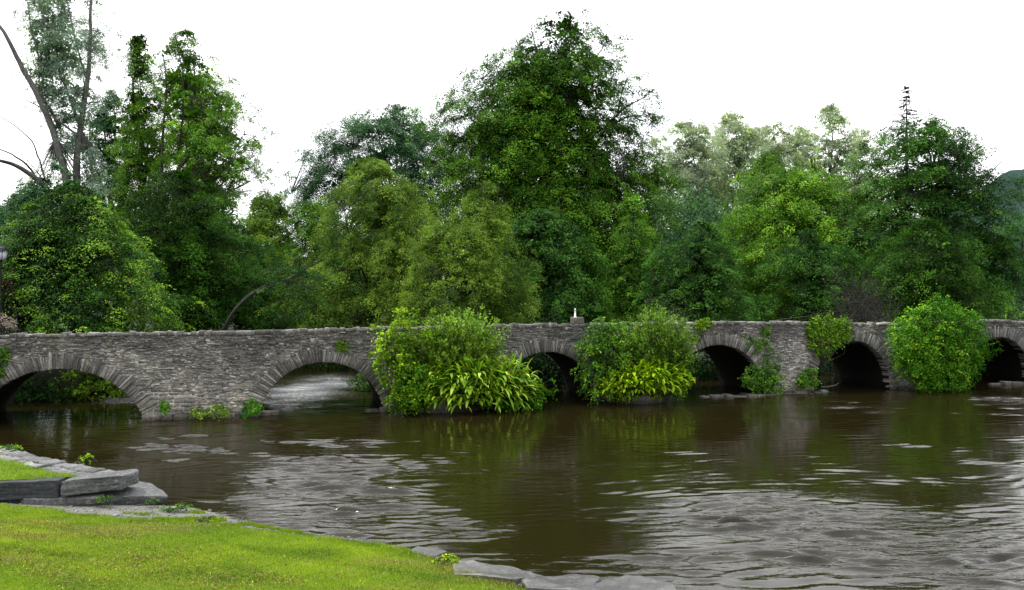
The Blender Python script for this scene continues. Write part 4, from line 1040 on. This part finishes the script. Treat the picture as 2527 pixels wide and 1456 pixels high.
tree('light_gap_tree', 'small light green tree with sky showing through it in the gap of the treeline', 78,
     [(484, 640, 695), (508, 605, 726, .9), (545, 575, 748, .8), (590, 560, 760, .8), (640, 550, 770), (720, 550, 770)], 665, 'yellow', size=.2, dens=5.5, clump=.6, gap=.0, group=G, trunk=.2, nl=20, twig=.6, inner=.5)
tree('crooked_tree', 'crooked dark trunk leaning over in a curve just behind the bridge parapet', 45,
     [(640, 690, 800), (670, 640, 830), (700, 640, 820), (720, 660, 800)], 548, 'dark', bark='black', size=.14, dens=1.0, clump=.4, leader=False, group=G, twig=.5, limbs=[([(545, 900), (546, 815), (570, 768), (605, 728), (650, 704), (705, 690), (752, 660), (790, 640)], .12, .03), ([(552, 815), (585, 762), (630, 720), (690, 700), (735, 690)], .08, .02)])
tree('far_broad_tree', 'broad blue green tree standing furthest back to one side of the tallest tree', 88,
     [(262, 980, 1004), (285, 905, 1050), (325, 805, 1100, .95), (375, 775, 1135), (430, 745, 1150), (490, 738, 1150), (560, 760, 1120), (660, 770, 1080), (760, 760, 1000)], 900, 'teal', size=.22, dens=5.6, clump=.75, gap=.0, group=G, trunk=.4, nl=28, twig=.4, ragged=.08)
tree('edge_tree', 'mid green tree at the edge of the gap where sky shows through', 64, [(495, 735, 800), (540, 705, 850), (600, 705, 860), (680, 700, 880), (760, 690, 900), (830, 690, 900)], 780, 'green', size=.16, dens=3.0, clump=.5, group=G, nl=10, twig=.3, bright=-.03)
tree('yellow_green_tree', 'soft yellow green tree with fine foliage in front of the blue green one', 53,
     [(392, 880, 930), (425, 852, 1010), (470, 840, 1060), (530, 822, 1085), (600, 800, 1100), (660, 775, 1120), (720, 745, 1130), (820, 720, 1130)], 930, 'olive', size=.13, dens=3.9, clump=.42, group=G, nl=14, twig=.15, bright=.04, lump=.30, ragged=.12)
tree('olive_tree', 'olive toned tree with a pointed top low in front of the tallest tree', 49,
     [(438, 1188, 1206), (470, 1160, 1238), (520, 1120, 1262), (560, 1060, 1275), (610, 1020, 1290), (670, 1000, 1300), (730, 980, 1310), (830, 980, 1310)], 1150, 'olive', size=.12, dens=3.9, clump=.4, group=G, nl=14, twig=.15, lump=.30, ragged=.12)
tree('tallest_tree', 'tallest tree of all with a dense dark crown and sparse twiggy top against the sky', 66,
     [(18, 1410, 1446, .12), (50, 1310, 1460, .18), (90, 1280, 1510, .24), (135, 1240, 1525, .4), (170, 1175, 1528, .8), (215, 1140, 1530, 1), (280, 1112, 1545), (350, 1085, 1575), (420, 1085, 1600), (500, 1092, 1612), (600, 1140, 1602), (700, 1170, 1590), (830, 1190, 1580)],
     1385, 'green', size=.21, dens=5.6, clump=.65, group=G, trunk=.5, nl=46, twig=.5, lump=.22, ragged=.10, bright=-.03, inner=.35,
     limbs=[([(1470, 360), (1505, 300), (1545, 262), (1590, 238), (1622, 214)], .12, .02), ([(1525, 280), (1535, 225), (1548, 195), (1562, 178)], .07, .015), ([(1505, 310), (1550, 285), (1590, 282), (1612, 295)], .07, .015), ([(1400, 300), (1395, 200), (1405, 110), (1432, 30)], .14, .02), ([(1400, 260), (1440, 190), (1480, 130), (1502, 100)], .10, .015), ([(1390, 260), (1340, 180), (1318, 100), (1308, 50)], .11, .015), ([(1240, 280), (1210, 220), (1168, 172)], .08, .015)])
tree('twiggy_side_bough', 'ragged bough of sparse dark leaves reaching out from the tallest tree', 65,
     [(172, 1540, 1565, .6), (205, 1515, 1625, .6), (240, 1500, 1622, .7), (280, 1490, 1620, .7), (310, 1490, 1590, .6), (350, 1480, 1560, .6)], 1480, 'dark', size=.17, dens=.8, clump=.4, gap=.35, leader=False, group=G, twig=1, inner=.6,
     limbs=[([(1490, 800), (1470, 500), (1480, 370), (1510, 305), (1548, 264), (1592, 240), (1624, 214)], .2, .02), ([(1528, 282), (1538, 225), (1550, 195), (1562, 178)], .07, .015)]) if False else None
tree('dark_understory_tree', 'very dark broad leaved tree low under the tallest tree behind the white post', 55,
     [(525, 1330, 1365), (560, 1250, 1430), (610, 1235, 1450), (670, 1230, 1480), (740, 1220, 1500), (830, 1215, 1510)], 1360, 'dark', size=.2, dens=3.0, clump=.5, group=G, nl=8, twig=.15, bright=.02)
tree('side_green_tree', 'narrow mid green tree clinging to the flank of the tallest tree', 57, [(470, 1550, 1580), (530, 1525, 1603), (600, 1505, 1608), (680, 1490, 1615), (760, 1475, 1620), (830, 1470, 1620)], 1550, 'green', size=.15, dens=3.2, clump=.45, group=G, nl=10, twig=.2, bright=.02)
tree('airy_tree', 'pale airy tree behind the tall fresh green tree, its thin sprays spreading towards the gap', 70,
     [(120, 445, 515, .6), (170, 400, 550, .8), (230, 385, 585, .9), (300, 320, 625, .9), (360, 300, 650, .9), (420, 290, 645), (520, 300, 600), (600, 320, 590)], 450, 'yellow', bark='mid', size=.17, dens=3.0, clump=.5, gap=.2, group=G, trunk=.25, nl=34, twig=.8, inner=.5, lump=.35, ragged=.12)
GH = 'pale trees furthest away'
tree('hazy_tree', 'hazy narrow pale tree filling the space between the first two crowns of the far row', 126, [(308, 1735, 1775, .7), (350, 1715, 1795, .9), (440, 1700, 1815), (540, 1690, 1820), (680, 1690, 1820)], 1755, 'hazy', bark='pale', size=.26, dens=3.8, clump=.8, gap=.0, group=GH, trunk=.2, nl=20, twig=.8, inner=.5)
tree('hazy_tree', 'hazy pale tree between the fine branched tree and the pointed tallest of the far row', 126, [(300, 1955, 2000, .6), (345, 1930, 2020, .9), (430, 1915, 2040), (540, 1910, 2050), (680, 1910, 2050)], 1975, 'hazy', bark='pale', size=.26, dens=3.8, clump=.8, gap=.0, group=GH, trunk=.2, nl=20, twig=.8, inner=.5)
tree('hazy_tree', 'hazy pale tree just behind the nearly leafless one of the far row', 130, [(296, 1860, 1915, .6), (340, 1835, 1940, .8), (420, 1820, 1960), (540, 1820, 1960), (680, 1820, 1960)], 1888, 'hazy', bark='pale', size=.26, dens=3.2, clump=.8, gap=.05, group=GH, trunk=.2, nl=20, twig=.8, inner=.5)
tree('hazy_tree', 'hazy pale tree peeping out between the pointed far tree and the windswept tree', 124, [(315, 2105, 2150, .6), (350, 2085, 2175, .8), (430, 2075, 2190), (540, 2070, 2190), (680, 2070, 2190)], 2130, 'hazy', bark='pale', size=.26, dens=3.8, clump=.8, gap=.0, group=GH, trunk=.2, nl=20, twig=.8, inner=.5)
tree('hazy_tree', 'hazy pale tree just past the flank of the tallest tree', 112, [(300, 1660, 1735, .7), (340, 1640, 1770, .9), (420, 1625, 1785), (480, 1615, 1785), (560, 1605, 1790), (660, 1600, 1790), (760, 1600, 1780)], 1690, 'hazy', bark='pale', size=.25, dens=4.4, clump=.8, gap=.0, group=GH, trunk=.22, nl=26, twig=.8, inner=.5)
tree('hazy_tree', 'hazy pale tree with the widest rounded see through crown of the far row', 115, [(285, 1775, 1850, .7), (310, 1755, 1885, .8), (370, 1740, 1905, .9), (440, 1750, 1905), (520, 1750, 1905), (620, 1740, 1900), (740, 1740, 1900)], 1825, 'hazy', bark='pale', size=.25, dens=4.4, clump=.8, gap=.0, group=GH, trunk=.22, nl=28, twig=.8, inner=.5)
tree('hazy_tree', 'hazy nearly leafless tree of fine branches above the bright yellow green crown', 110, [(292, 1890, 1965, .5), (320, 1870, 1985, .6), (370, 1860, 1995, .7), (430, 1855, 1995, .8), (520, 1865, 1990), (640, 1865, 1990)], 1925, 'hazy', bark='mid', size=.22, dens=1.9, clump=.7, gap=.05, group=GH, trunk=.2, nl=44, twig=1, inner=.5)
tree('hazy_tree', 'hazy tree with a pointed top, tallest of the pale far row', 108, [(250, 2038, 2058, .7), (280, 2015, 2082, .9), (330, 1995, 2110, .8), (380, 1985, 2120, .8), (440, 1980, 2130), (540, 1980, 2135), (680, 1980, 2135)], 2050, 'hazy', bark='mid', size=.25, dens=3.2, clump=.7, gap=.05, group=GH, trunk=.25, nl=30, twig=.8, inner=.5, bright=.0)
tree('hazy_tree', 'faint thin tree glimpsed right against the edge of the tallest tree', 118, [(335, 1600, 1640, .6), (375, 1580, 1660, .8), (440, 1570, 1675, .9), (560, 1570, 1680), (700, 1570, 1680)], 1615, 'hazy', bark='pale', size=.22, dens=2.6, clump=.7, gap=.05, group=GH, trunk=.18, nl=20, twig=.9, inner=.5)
tree('yellow_crown_tree', 'rounded tree with the brightest yellow green crown, in front of the pale far row', 68,
     [(385, 1890, 1930), (410, 1855, 1960, .8), (440, 1830, 2090, .9), (490, 1800, 2112), (540, 1780, 2125), (600, 1755, 2130), (660, 1735, 2130), (740, 1720, 2130), (830, 1710, 2130)], 1930, 'bright', size=.19, dens=4.6, clump=.6, gap=.0, group=G, trunk=.3, nl=22, twig=.3, lump=.22, bright=-.02)
tree('drooping_tree', 'dark tree with drooping layered boughs beside the twin bushes on the bridge', 55, [(545, 1720, 1750), (590, 1655, 1800), (640, 1610, 1840), (700, 1592, 1850), (760, 1610, 1860), (830, 1630, 1860)], 1740, 'dark', size=.15, dens=3.2, clump=.5, flat=.16, droop=.6, group=G, nl=10, twig=.15, lump=.2, bright=.0, up=1.3, tip=.36)
tree('shadow_tree', 'deep green shadowed tree behind the dead brushwood', 60, [(585, 1930, 2040), (630, 1885, 2110), (690, 1865, 2150), (760, 1855, 2160), (830, 1850, 2160)], 2000, 'dark', size=.17, dens=3.0, clump=.5, group=G, nl=8, twig=.15, bright=-.02)
tree('windswept_tree', 'large dark tree with wispy boughs leaning away from the spruce tip', 63,
     [(298, 2200, 2320, .6), (325, 2150, 2380, .75), (370, 2125, 2430, .75), (420, 2115, 2462, .8), (470, 2125, 2490, .85), (530, 2145, 2500), (600, 2140, 2490), (700, 2130, 2475), (830, 2120, 2460)], 2300, 'dark', size=.19, dens=4.3, clump=.65, gap=.08, lump=.34, group=G, trunk=.4, nl=44, twig=.5, flat=.25, droop=.3, ragged=.28, inner=.35, bright=.02,
     limbs=[([(2300, 480), (2370, 400), (2430, 360), (2445, 350)], .12, .02), ([(2320, 520), (2400, 460), (2460, 420), (2490, 390)], .12, .02), ([(2340, 560), (2430, 510), (2500, 470)], .1, .02), ([(2300, 420), (2320, 350), (2350, 310)], .1, .02)])
tree('round_low_tree', 'lower rounded green tree in front of the windswept tree', 57, [(555, 2240, 2320), (590, 2190, 2370), (640, 2150, 2400), (700, 2130, 2415), (830, 2100, 2420)], 2270, 'green', size=.15, dens=3.2, clump=.5, group=G, nl=8, twig=.15, bright=-.10)
tree('distant_edge_tree', 'blue tinged tree mass at the end of the bridge below the hill', 82, [(540, 2480, 2560), (600, 2440, 2600), (680, 2420, 2640), (760, 2400, 2680), (830, 2400, 2680)], 2520, 'teal', size=.2, dens=3.0, clump=.6, group=G, nl=10, twig=.2, bright=-.05)
tree('pale_side_tree', 'lighter green tree peeping out behind the shoulder of the broad dark dome shaped tree', 60, [(485, 20, 70, .8), (530, -20, 130), (580, -40, 160), (660, -50, 160), (740, -50, 160)], 60, 'teal', size=.17, dens=2.6, clump=.5, group=G, nl=10, twig=.3, bright=.05)

# spruce tip
def spruce(label, px, ptop, Y, zbot_px, half):
    tp = at(px, ptop, Y); bx = tp[0]; bz_ = base_z(bx, Y); og = np.array([bx, Y, bz_]); o = thing('spruce_tree', label, 'tree', tuple(og), group=G)
    mt = MB(); tube(mt, np.stack([np.full(8, bx), np.full(8, Y), np.linspace(bz_ - .1, tp[2], 8)], 1) + np.r_[[[0, 0, 0]], rng.normal(size=(7, 3)) * [.06, .06, 0]], np.linspace(.36, .02, 8), 8)
    mc = MB(); H_ = tp[2] - bz_; A, B = [], []
    z = tp[2] - .3
    while z > bz_ + H_ * .15:
        f = (tp[2] - z) / (tp[2] - (CH - (zbot_px - HY) / F * Y)); L = half / F * Y * min(f ** .8, 2.4)
        for k in range(7):
            th = rng.uniform(0, 6.28); l = L * rng.uniform(.55, 1.15) + .1
            A.append([bx, Y, z]); B.append([bx + l * math.cos(th), Y + l * math.sin(th), z - .12 * l + .1 * rng.normal()])
        z -= rng.uniform(.3, .55)
    A, B = np.array(A), np.array(B); twigs(mt, A, B, .035, .01, -.04)
    per = 26; t = rng.uniform(.2, 1, (len(A), per, 1)); p = (A[:, None] * (1 - t) + B[:, None] * t).reshape(-1, 3); d = np.repeat(norm(B - A), per, 0); m_ = len(p)
    p[:, 2] -= rng.random(m_) * .14
    leaves(mc, p, rng.normal(size=(m_, 3)) + [0, 0, .6], rng.uniform(.12, .26, m_), .05, np.stack([np.clip(rng.normal(.4, .2, m_), 0, 1), rng.random(m_), np.zeros(m_)], 1), d + rng.normal(size=(m_, 3)) * .7)
    mt.build('trunk', BK['dark'], o, og); mc.build('crown', LF['needle'], o, og)
spruce('dark spruce whose thin spire stands up above the windswept tree', 2236, 208, 74, 315, 46)

# shady wood behind, filling between the trunks
mb = MB()
n = 26000
x = rng.uniform(-95, 105, n); y = rng.uniform(98, 106, n)
pxx = CX + x / y * F
topy = np.interp(pxx, [-400, 0, 300, 560, 600, 740, 790, 1600, 1660, 2400, 2527, 2900], [560, 560, 560, 600, 690, 690, 600, 470, 480, 600, 560, 560])
zt = CH - (topy - HY) / F * y
zz_ = 1.2 + (zt - 1.2) * rng.random(n) ** .8 * (1 + .12 * noise(np.stack([x, y, 0 * x], 1) * .5))
pp = np.repeat(np.stack([x, y, zz_], 1), 5, 0) + rng.normal(size=(n * 5, 3)) * .55
leaves(mb, pp, rng.normal(size=(n * 5, 3)) + [0, -.4, .8], rng.uniform(.3, .6, n * 5), .3, np.stack([np.clip(rng.normal(.45, .2, n * 5), 0, 1), rng.random(n * 5), np.zeros(n * 5)], 1))
tag(mb.build('woodland', LF['teal']), 'shady wood behind the trees that reads as one hazy green mass', 'woodland', kind='stuff')

# dead brushwood behind the parapet
def brush(label, Y, x0, x1, y0, y1, n):
    c = at((x0 + x1) / 2, y1, Y); og = np.array([c[0], Y, base_z(c[0], Y)]); o = thing('dead_brush', label, 'brushwood', tuple(og)); mt = MB()
    a = np.array([at(rng.uniform(x0 + 20, x1 - 10), y1 + rng.uniform(0, 25), Y) + [0, rng.normal() * .8, 0] for _ in range(n)])
    b = np.array([at(rng.uniform(x0, x1), rng.uniform(y0, y1 - 10), Y) + [0, rng.normal() * 1.0, 0] for _ in range(n)])
    twigs(mt, a, b, .022, .006, .15, tint=None)
    k = rng.integers(0, n, n * 2); t = rng.uniform(.3, .9, (n * 2, 1)); s = a[k] * (1 - t) + b[k] * t
    twigs(mt, s, s + rng.normal(size=(n * 2, 3)) * .6, .01, .004)
    mf = MB(); twigs(mf, np.array([at(x0 - 120, y1 + 5, Y - 1), at(x0 - 30, y1 - 12, Y - 1), at(x1 - 70, y1 + 10, Y - 1)]), np.array([at(x0 + 60, y1 - 22, Y - 1), at(x1, y1 - 18, Y - 1), at(x1 - 60, y1 - 50, Y - 1)]), .04, .02)
    tube(mt, [og, og + [.05, .1, .9], og + [.2, .1, 1.8]], [.09, .07, .03], 6)
    mt.build('branches', BK['dark'], o, og); mf.build('fallen_branch', BK['dark'], o, og)
brush('tangle of bare brown dead branches leaning behind the bridge parapet', 50, 2035, 2205, 640, 785, 130)

# ------------------------------------------------------------------ bushes on the piers
GB = 'bushes growing on the bridge piers'
def front(px, py, out):                                   # point seen at px,py standing `out` metres in front of the bridge face
    k = (px - CX) / F; Y = (36.1 - out / BC) / (1 - .29 * k); return at(px, py, Y)
isl1 = b_world(CUT[0], -.9, .35)
def org(px, out, z=.3): p = front(px, 900, out); p[2] = z; return p
m2 = 34.6 / F                                             # metres per pixel near the first bush
shrub('round_leaved_shrub', 'yellow leaved shrub against the bridge at the side of the feathery bush nearest the camera', front(1010, 868, 1.05), (1.55, .8, 1.72), 'lime', .12, 5600, .26, group=GB, origin=org(1020, .6), bright=-.02, low=-.95)
plumes('feathery_bush', 'feathery upright bush rising over the parapet behind the big strap leaved plant', org(1110, .7), front(1140, 862, 1.0), (2.15, .85, 2.05), 420, 'plume', .18, 52, group=GB, bright=.06)
shrub('fine_leaved_shrub', 'small bright fresh green mound beside the big strap leaved plant', front(1030, 945, 1.5), (.95, .6, .85), 'shrub', .08, 5200, .16, group=GB, origin=org(1030, 1.3, .2), bright=.22, low=-.8)
shrub('waterside_shrub', 'low yellow green growth touching the water at the foot of the yellow leaved shrub', front(1010, 985, 1.6), (1.0, .6, .52), 'lime', .09, 3600, .18, group=GB, origin=org(1010, 1.4, .05), bright=-.12, low=-.9)
strap_plant('strap_leaved_plant', 'big plant of long arching glossy leaves hanging over the water', front(1185, 962, 1.35), (2.75, 1.0, 1.45), 1300, 'strap', (.35, .75), (.09, .17), org(1170, 1.0, .2), group=GB, low=-.45)
shrub('waterside_shrub', 'dense green leafy mound under the tip of the strap leaved plant', front(1265, 975, 1.2), (1.7, .75, .85), 'shrub', .12, 5200, .2, group=GB, origin=org(1230, 1.1, .1), bright=-.02, low=-.9)
shrub('dark_leaved_shrub', 'dark green leafy shrub hugging the arch beside the grey green feathery bush', front(1500, 880, 1.0), (1.55, .75, 1.95), 'green', .11, 7600, .24, group=GB, origin=org(1520, .6), bright=.12, low=-.95)
plumes('feathery_bush', 'grey green feathery bush rising high over the parapet in mid bridge', org(1630, .7), front(1625, 866, 1.05), (1.95, .85, 2.25), 420, 'plume', .16, 54, group=GB, bright=-.10)
shrub('leafy_bush', 'dense green bush under the grey green feathery one', front(1640, 905, .9), (1.65, .7, 1.35), 'green', .1, 5200, .2, group=GB, origin=org(1640, .6), bright=.16, low=-.9)
strap_plant('broad_leaved_plant', 'low spreading plant of bright broad leaves below the feathery bush in mid bridge', front(1595, 940, 1.35), (2.35, .9, .9), 900, 'lime', (.25, .48), (.09, .16), org(1590, 1.0, .2), group=GB, bright=.05, low=-.5)
shrub('waterside_shrub', 'bright low leafy skirt under the broad leaved plant', front(1590, 945, 1.25), (2.0, .75, .75), 'lime', .1, 6500, .2, group=GB, origin=org(1590, 1.0, .1), bright=.0, low=-.9)
shrub('rounded_bush', 'big solitary rounded green bush rising above the parapet between the two furthest arches', front(2324, 858, 1.25), (2.75, 1.05, 2.4), 'shrub', .09, 52000, .22, group=GB, origin=org(2322, .7), bright=-.04, low=-.97, lump=.15)

def wall_plant(name, label, pts, n, leaf, size, out=.07, cat='climbing plant', base=None, bright=0.0, per=9, clump=.16):
    """leaves clinging to the wall around the listed spots (px, py, radius px)."""
    C_, w_ = [], []
    for px, py, r, sh in pts:
        m_ = int(n * sh / sum(p[3] for p in pts) / per)
        for _ in range(m_):
            rr = r * math.sqrt(rng.random()); th = rng.uniform(0, 6.28)
            s, z = s_px(px + rr * math.cos(th), py + rr * math.sin(th)); C_.append(b_world(s, -out * rng.uniform(.4, 2.2), z))
    C_ = np.array(C_); bx, by = base; s, z = s_px(bx, by); og = b_world(s, -.05, z); o = thing(name, label, cat, tuple(og))
    k = np.repeat(np.arange(len(C_)), per); m_ = len(k)
    p = C_[k] + rng.normal(size=(m_, 3)) * clump * .5 * [1, .35, 1]
    nf = np.array([math.sin(BA), -math.cos(BA), .45])
    cb = rng.normal(size=len(C_)) * .16
    sz = size * rng.uniform(.7, 1.3, m_)
    mc = MB(); leaves(mc, p, nf + rng.normal(size=(m_, 3)) * .4, sz, sz * .75, np.stack([np.clip(.42 + bright + cb[k] + rng.normal(size=m_) * .15, 0, 1), np.clip(.5 + rng.normal(size=m_) * .25, 0, 1), np.zeros(m_)], 1))
    mt = MB(); j = rng.integers(0, len(C_), max(6, len(C_) // 5)); twigs(mt, np.tile(og, (len(j), 1)), C_[j], .014, .005)
    mt.build('stems', BK['mid'], o, og); mc.build('foliage', LF[leaf], o, og); return o
ivy_pts = [(2002 + 16 * i, 806 + 13 * j, 13, 1) for i in range(6) for j in range(3)] + [(2010, 845, 20, 1.4), (2035, 855, 22, 1.6), (2060, 842, 18, 1.2), (2025, 868, 16, .9), (2040, 872, 12, .5), (2020, 791, 14, .6), (2045, 790, 16, .7), (2075, 791, 14, .6)]
wall_plant('ivy', 'thick cushion of ivy draped over the parapet beside a dark arch', ivy_pts, 5200, 'ivy', .11, .10, 'ivy', (2030, 900))
wall_plant('climbing_plant', 'sparse green climber growing up the pale pier', [(1885, 830, 14, .5), (1880, 860, 26, 1), (1895, 890, 28, 1.1), (1860, 850, 18, .5), (1845, 840, 14, .3), (1905, 910, 20, .5), (1890, 810, 12, .5)], 1000, 'green', .085, .06, 'climbing plant', (1890, 940), bright=.1)
wall_plant('waterside_shrub', 'green leafy shrub at the foot of the pale pier in front of the arch', [(1880, 930, 26, 1.2), (1900, 945, 28, 1.2), (1850, 925, 22, .8), (1865, 950, 20, .7), (1835, 940, 14, .4)], 2000, 'green', .1, .25, 'shrub', (1890, 958), bright=.05)
wall_plant('waterside_shrub', 'small bright bush beside the ledge at the arch with the ivy', [(1985, 935, 20, 1), (1995, 920, 12, .4), (1970, 945, 12, .4), (2000, 945, 10, .3)], 900, 'green', .09, .2, 'shrub', (1985, 955), bright=.15)
wall_plant('wall_plant', 'small tuft of green and brown growth high on the wall above an arch', [(843, 853, 15, 1)], 420, 'olive', .07, .06, 'plant', (843, 862), clump=.1)
wall_plant('wall_plant', 'mossy green clump on the arch at the edge of the picture', [(8, 880, 22, 1), (0, 915, 12, .5)], 700, 'green', .07, .05, 'plant', (5, 895), clump=.1)
wall_plant('wall_plant', 'green fern like tuft at the foot of the broad pier', [(410, 1002, 10, 1), (408, 994, 7, .6)], 240, 'shrub', .08, .42, 'plant', (410, 1010), clump=.1, bright=-.1)
wall_plant('wall_plant', 'spreading weedy growth along the plinth of the broad pier', [(540, 1010, 16, 1), (505, 1016, 14, .7), (560, 1015, 10, .5), (480, 1016, 10, .3)], 620, 'olive', .08, .5, 'plant', (530, 1020), clump=.12, bright=.1)
wall_plant('wall_plant', 'grassy tuft on the corner of the broad pier under the arch', [(625, 1003, 18, 1), (610, 1008, 14, .6), (640, 998, 10, .4)], 520, 'shrub', .08, .5, 'plant', (622, 1014), clump=.12, bright=-.15)
wall_plant('wall_plant', 'thin leafy growth over the parapet edge beside the mid bridge bushes', [(1740, 800, 14, 1), (1725, 800, 12, .6), (1715, 830, 16, .5)], 520, 'lime', .08, .06, 'plant', (1725, 845), clump=.12, bright=-.1)
p = at(2505, 775, 46.6); shrub('sapling', 'small green sapling sticking up behind the end of the bridge', p, (.45, .4, .4), 'green', .13, 380, .2, origin=(p[0], p[1], base_z(p[0], p[1])), cat='sapling')

# shrubs on the far bank seen under the arches
def bank_shrub(label, px, py, Y, r, leaf, n=5200, bright=0.0, size=.12):
    p = at(px, py, Y); shrub('bank_shrub', label, p, r, leaf, size, n, .3, origin=(p[0], p[1], min(base_z(p[0], p[1]), p[2] - .3)), group='shrubs on the far bank', bright=bright, low=-.9)
bank_shrub('yellowish green shrub on the bank seen through the arch nearest the lamp', 262, 940, 38.2, (1.9, 1.0, 1.35), 'yellow', bright=.22)
bank_shrub('shadowed shrub at the dark side of the arch nearest the lamp', 80, 975, 37.6, (2.0, 1.0, .9), 'dark', 3500)
bank_shrub('dark bush across the water seen through the arch by the strap leaved plant', 800, 885, 54, (5.2, 1.8, 1.3), 'green', 8000, -.1, .16)
bank_shrub('leafy twigs hanging into the arch by the strap leaved plant', 905, 945, 41.2, (.9, .7, .75), 'green', 1300)
bank_shrub('dark bush added to black out the arch between the bushy piers', 1345, 905, 43.2, (3.4, 1.2, 2.5), 'dark', 22000, -.4)  # added, with the next three, to turn the arch openings black
bank_shrub('dark bush added to black out the arch beside the pale pier', 1790, 900, 46.8, (3.9, 1.2, 2.5), 'dark', 22000, -.3)
bank_shrub('dark bush added to black out the arch with the ivy', 2075, 905, 49.5, (3.8, 1.4, 2.4), 'dark', 14000, -.35)
bank_shrub('dark bush added to black out the last arch', 2570, 890, 53, (4.5, 1.4, 2.4), 'dark', 9000, -.4)
# a pale rock with water breaking over it under the first arch
slab('river_rock', 'pale rounded rock in the rapids seen through the arch nearest the lamp', [at(255, 990, 37.2), at(335, 990, 37.2), at(335, 990, 38.4), at(255, 990, 38.4)], -.3, .12, ST['wet'], 'rock', bev=.18, rough=.06, tint=(.9, 0, 0), seed=21)
mb = MB(); a, b = b_world(*s_px(2052, 0)[:1], .8, .12), b_world(s_px(2082), .6, .22)
tube(mb, [a, a * .5 + b * .5 + [0, 0, -.03], b, b + [.18, .05, .12]], [.05, .045, .035, .01], 6)
tag(mb.build('driftwood', BK['grey'], origin=a), 'short pale branch of driftwood caught in the mouth of the arch with the ivy', 'driftwood').location = a

# ------------------------------------------------------------------ lamp and garden plants at the edge
lp = at(1.5, 628, 36.6); gz = base_z(lp[0], lp[1])
lamp = thing('street_lamp', 'dark metal street lamp with a four sided glass lantern beyond the end of the bridge', 'street lamp', (lp[0], lp[1], gz))
LM = plain_mat('black_iron', (.02, .02, .022), .45, .6, .2)
og = np.array([lp[0], lp[1], gz])
mb = MB(); tube(mb, [og, og + [0, 0, .5], og + [0, 0, .55], og + [0, 0, lp[2] - gz - .34], og + [0, 0, lp[2] - gz - .28]], [.09, .085, .05, .038, .06], 10); mb.build('post', LM, lamp, og)
def frustum(mb, c, a0, a1, z0, z1):
    v = [[c[0] + sx * a, c[1] + sy * a, z] for a, z in ((a0, z0), (a1, z1)) for sx, sy in ((-1, -1), (1, -1), (1, 1), (-1, 1))]
    mb.add(v, [[0, 3, 2, 1], [4, 5, 6, 7]] + [[k, (k + 1) % 4, 4 + (k + 1) % 4, 4 + k] for k in range(4)])
zc = lp[2]
mb = MB(); frustum(mb, lp, .06, .17, zc - .28, zc - .24)
for sx, sy in ((-1, -1), (1, -1), (1, 1), (-1, 1)): tube(mb, [lp + [sx * .155, sy * .155, -.24], lp + [sx * .225, sy * .225, .16]], .016, 4)
fr_ = mb.build('lantern_frame', LM, lamp, og)
mb = MB(); frustum(mb, lp, .15, .215, zc - .235, zc + .155); mb.build('lantern_glass', plain_mat('milky_glass', (.55, .58, .68), .15, 0, .12), lamp, og)
mb = MB(); frustum(mb, lp, .30, .27, zc + .16, zc + .20); frustum(mb, lp, .26, .10, zc + .201, zc + .36); tube(mb, [lp + [0, 0, .36], lp + [0, 0, .42], lp + [0, 0, .47]], [.05, .045, .01], 8); mb.build('lantern_roof', LM, lamp, og)
p = at(2, 715, 37.4); shrub('copper_leaved_shrub', 'dark red leaved shrub under the street lamp', p, (.55, .5, 1.0), 'copper', .1, 1500, .2, origin=(p[0], p[1], base_z(p[0], p[1])))
p = at(6, 800, 36.2); shrub('flowering_shrub', 'shrub covered in pale pinkish white blossom at the end of the bridge parapet', p, (.55, .5, .45), 'blossom', .07, 1500, .14, origin=(p[0], p[1], base_z(p[0], p[1])))

# ------------------------------------------------------------------ weeds on the near bank
def weed(label, px, py, z, r, n, leaf='shrub', size=.05, h=.12):
    p = on_z(px, py, z); o = shrub('weed', label, p + [0, 0, h * .6], (r, r * .7, h), leaf, size, n, .07, origin=p, cat='weed', group='weeds on the near bank', bright=-.12, stems=4, per=9)
weed('yellow green weed hanging on the retaining wall by the water', 212, 1140, TZ - .05, .2, 300, 'lime', .055, .13)
weed('low weed on the far corner of the stone paving', 25, 1108, TZ, .3, 420, 'shrub', .05, .07)
weed('weed tuft on the gravel under the wedge shaped slab', 252, 1236, .33, .2, 360, 'shrub', .035, .06)
weed('small single weed where gravel meets the wedge shaped slab', 375, 1240, .17, .12, 160, 'shrub', .03, .06)
weed('scattered weed patch on the gravel nearer the water', 430, 1256, .16, .34, 480, 'shrub', .035, .05)
weed('weed patch in the gravel by the lawn edge', 500, 1285, .16, .34, 480, 'grass', .04, .05)
weed('tall grassy weed at the tip of the lawn beside the pale rock', 1105, 1388, .10, .22, 620, 'grass', .055, .07)
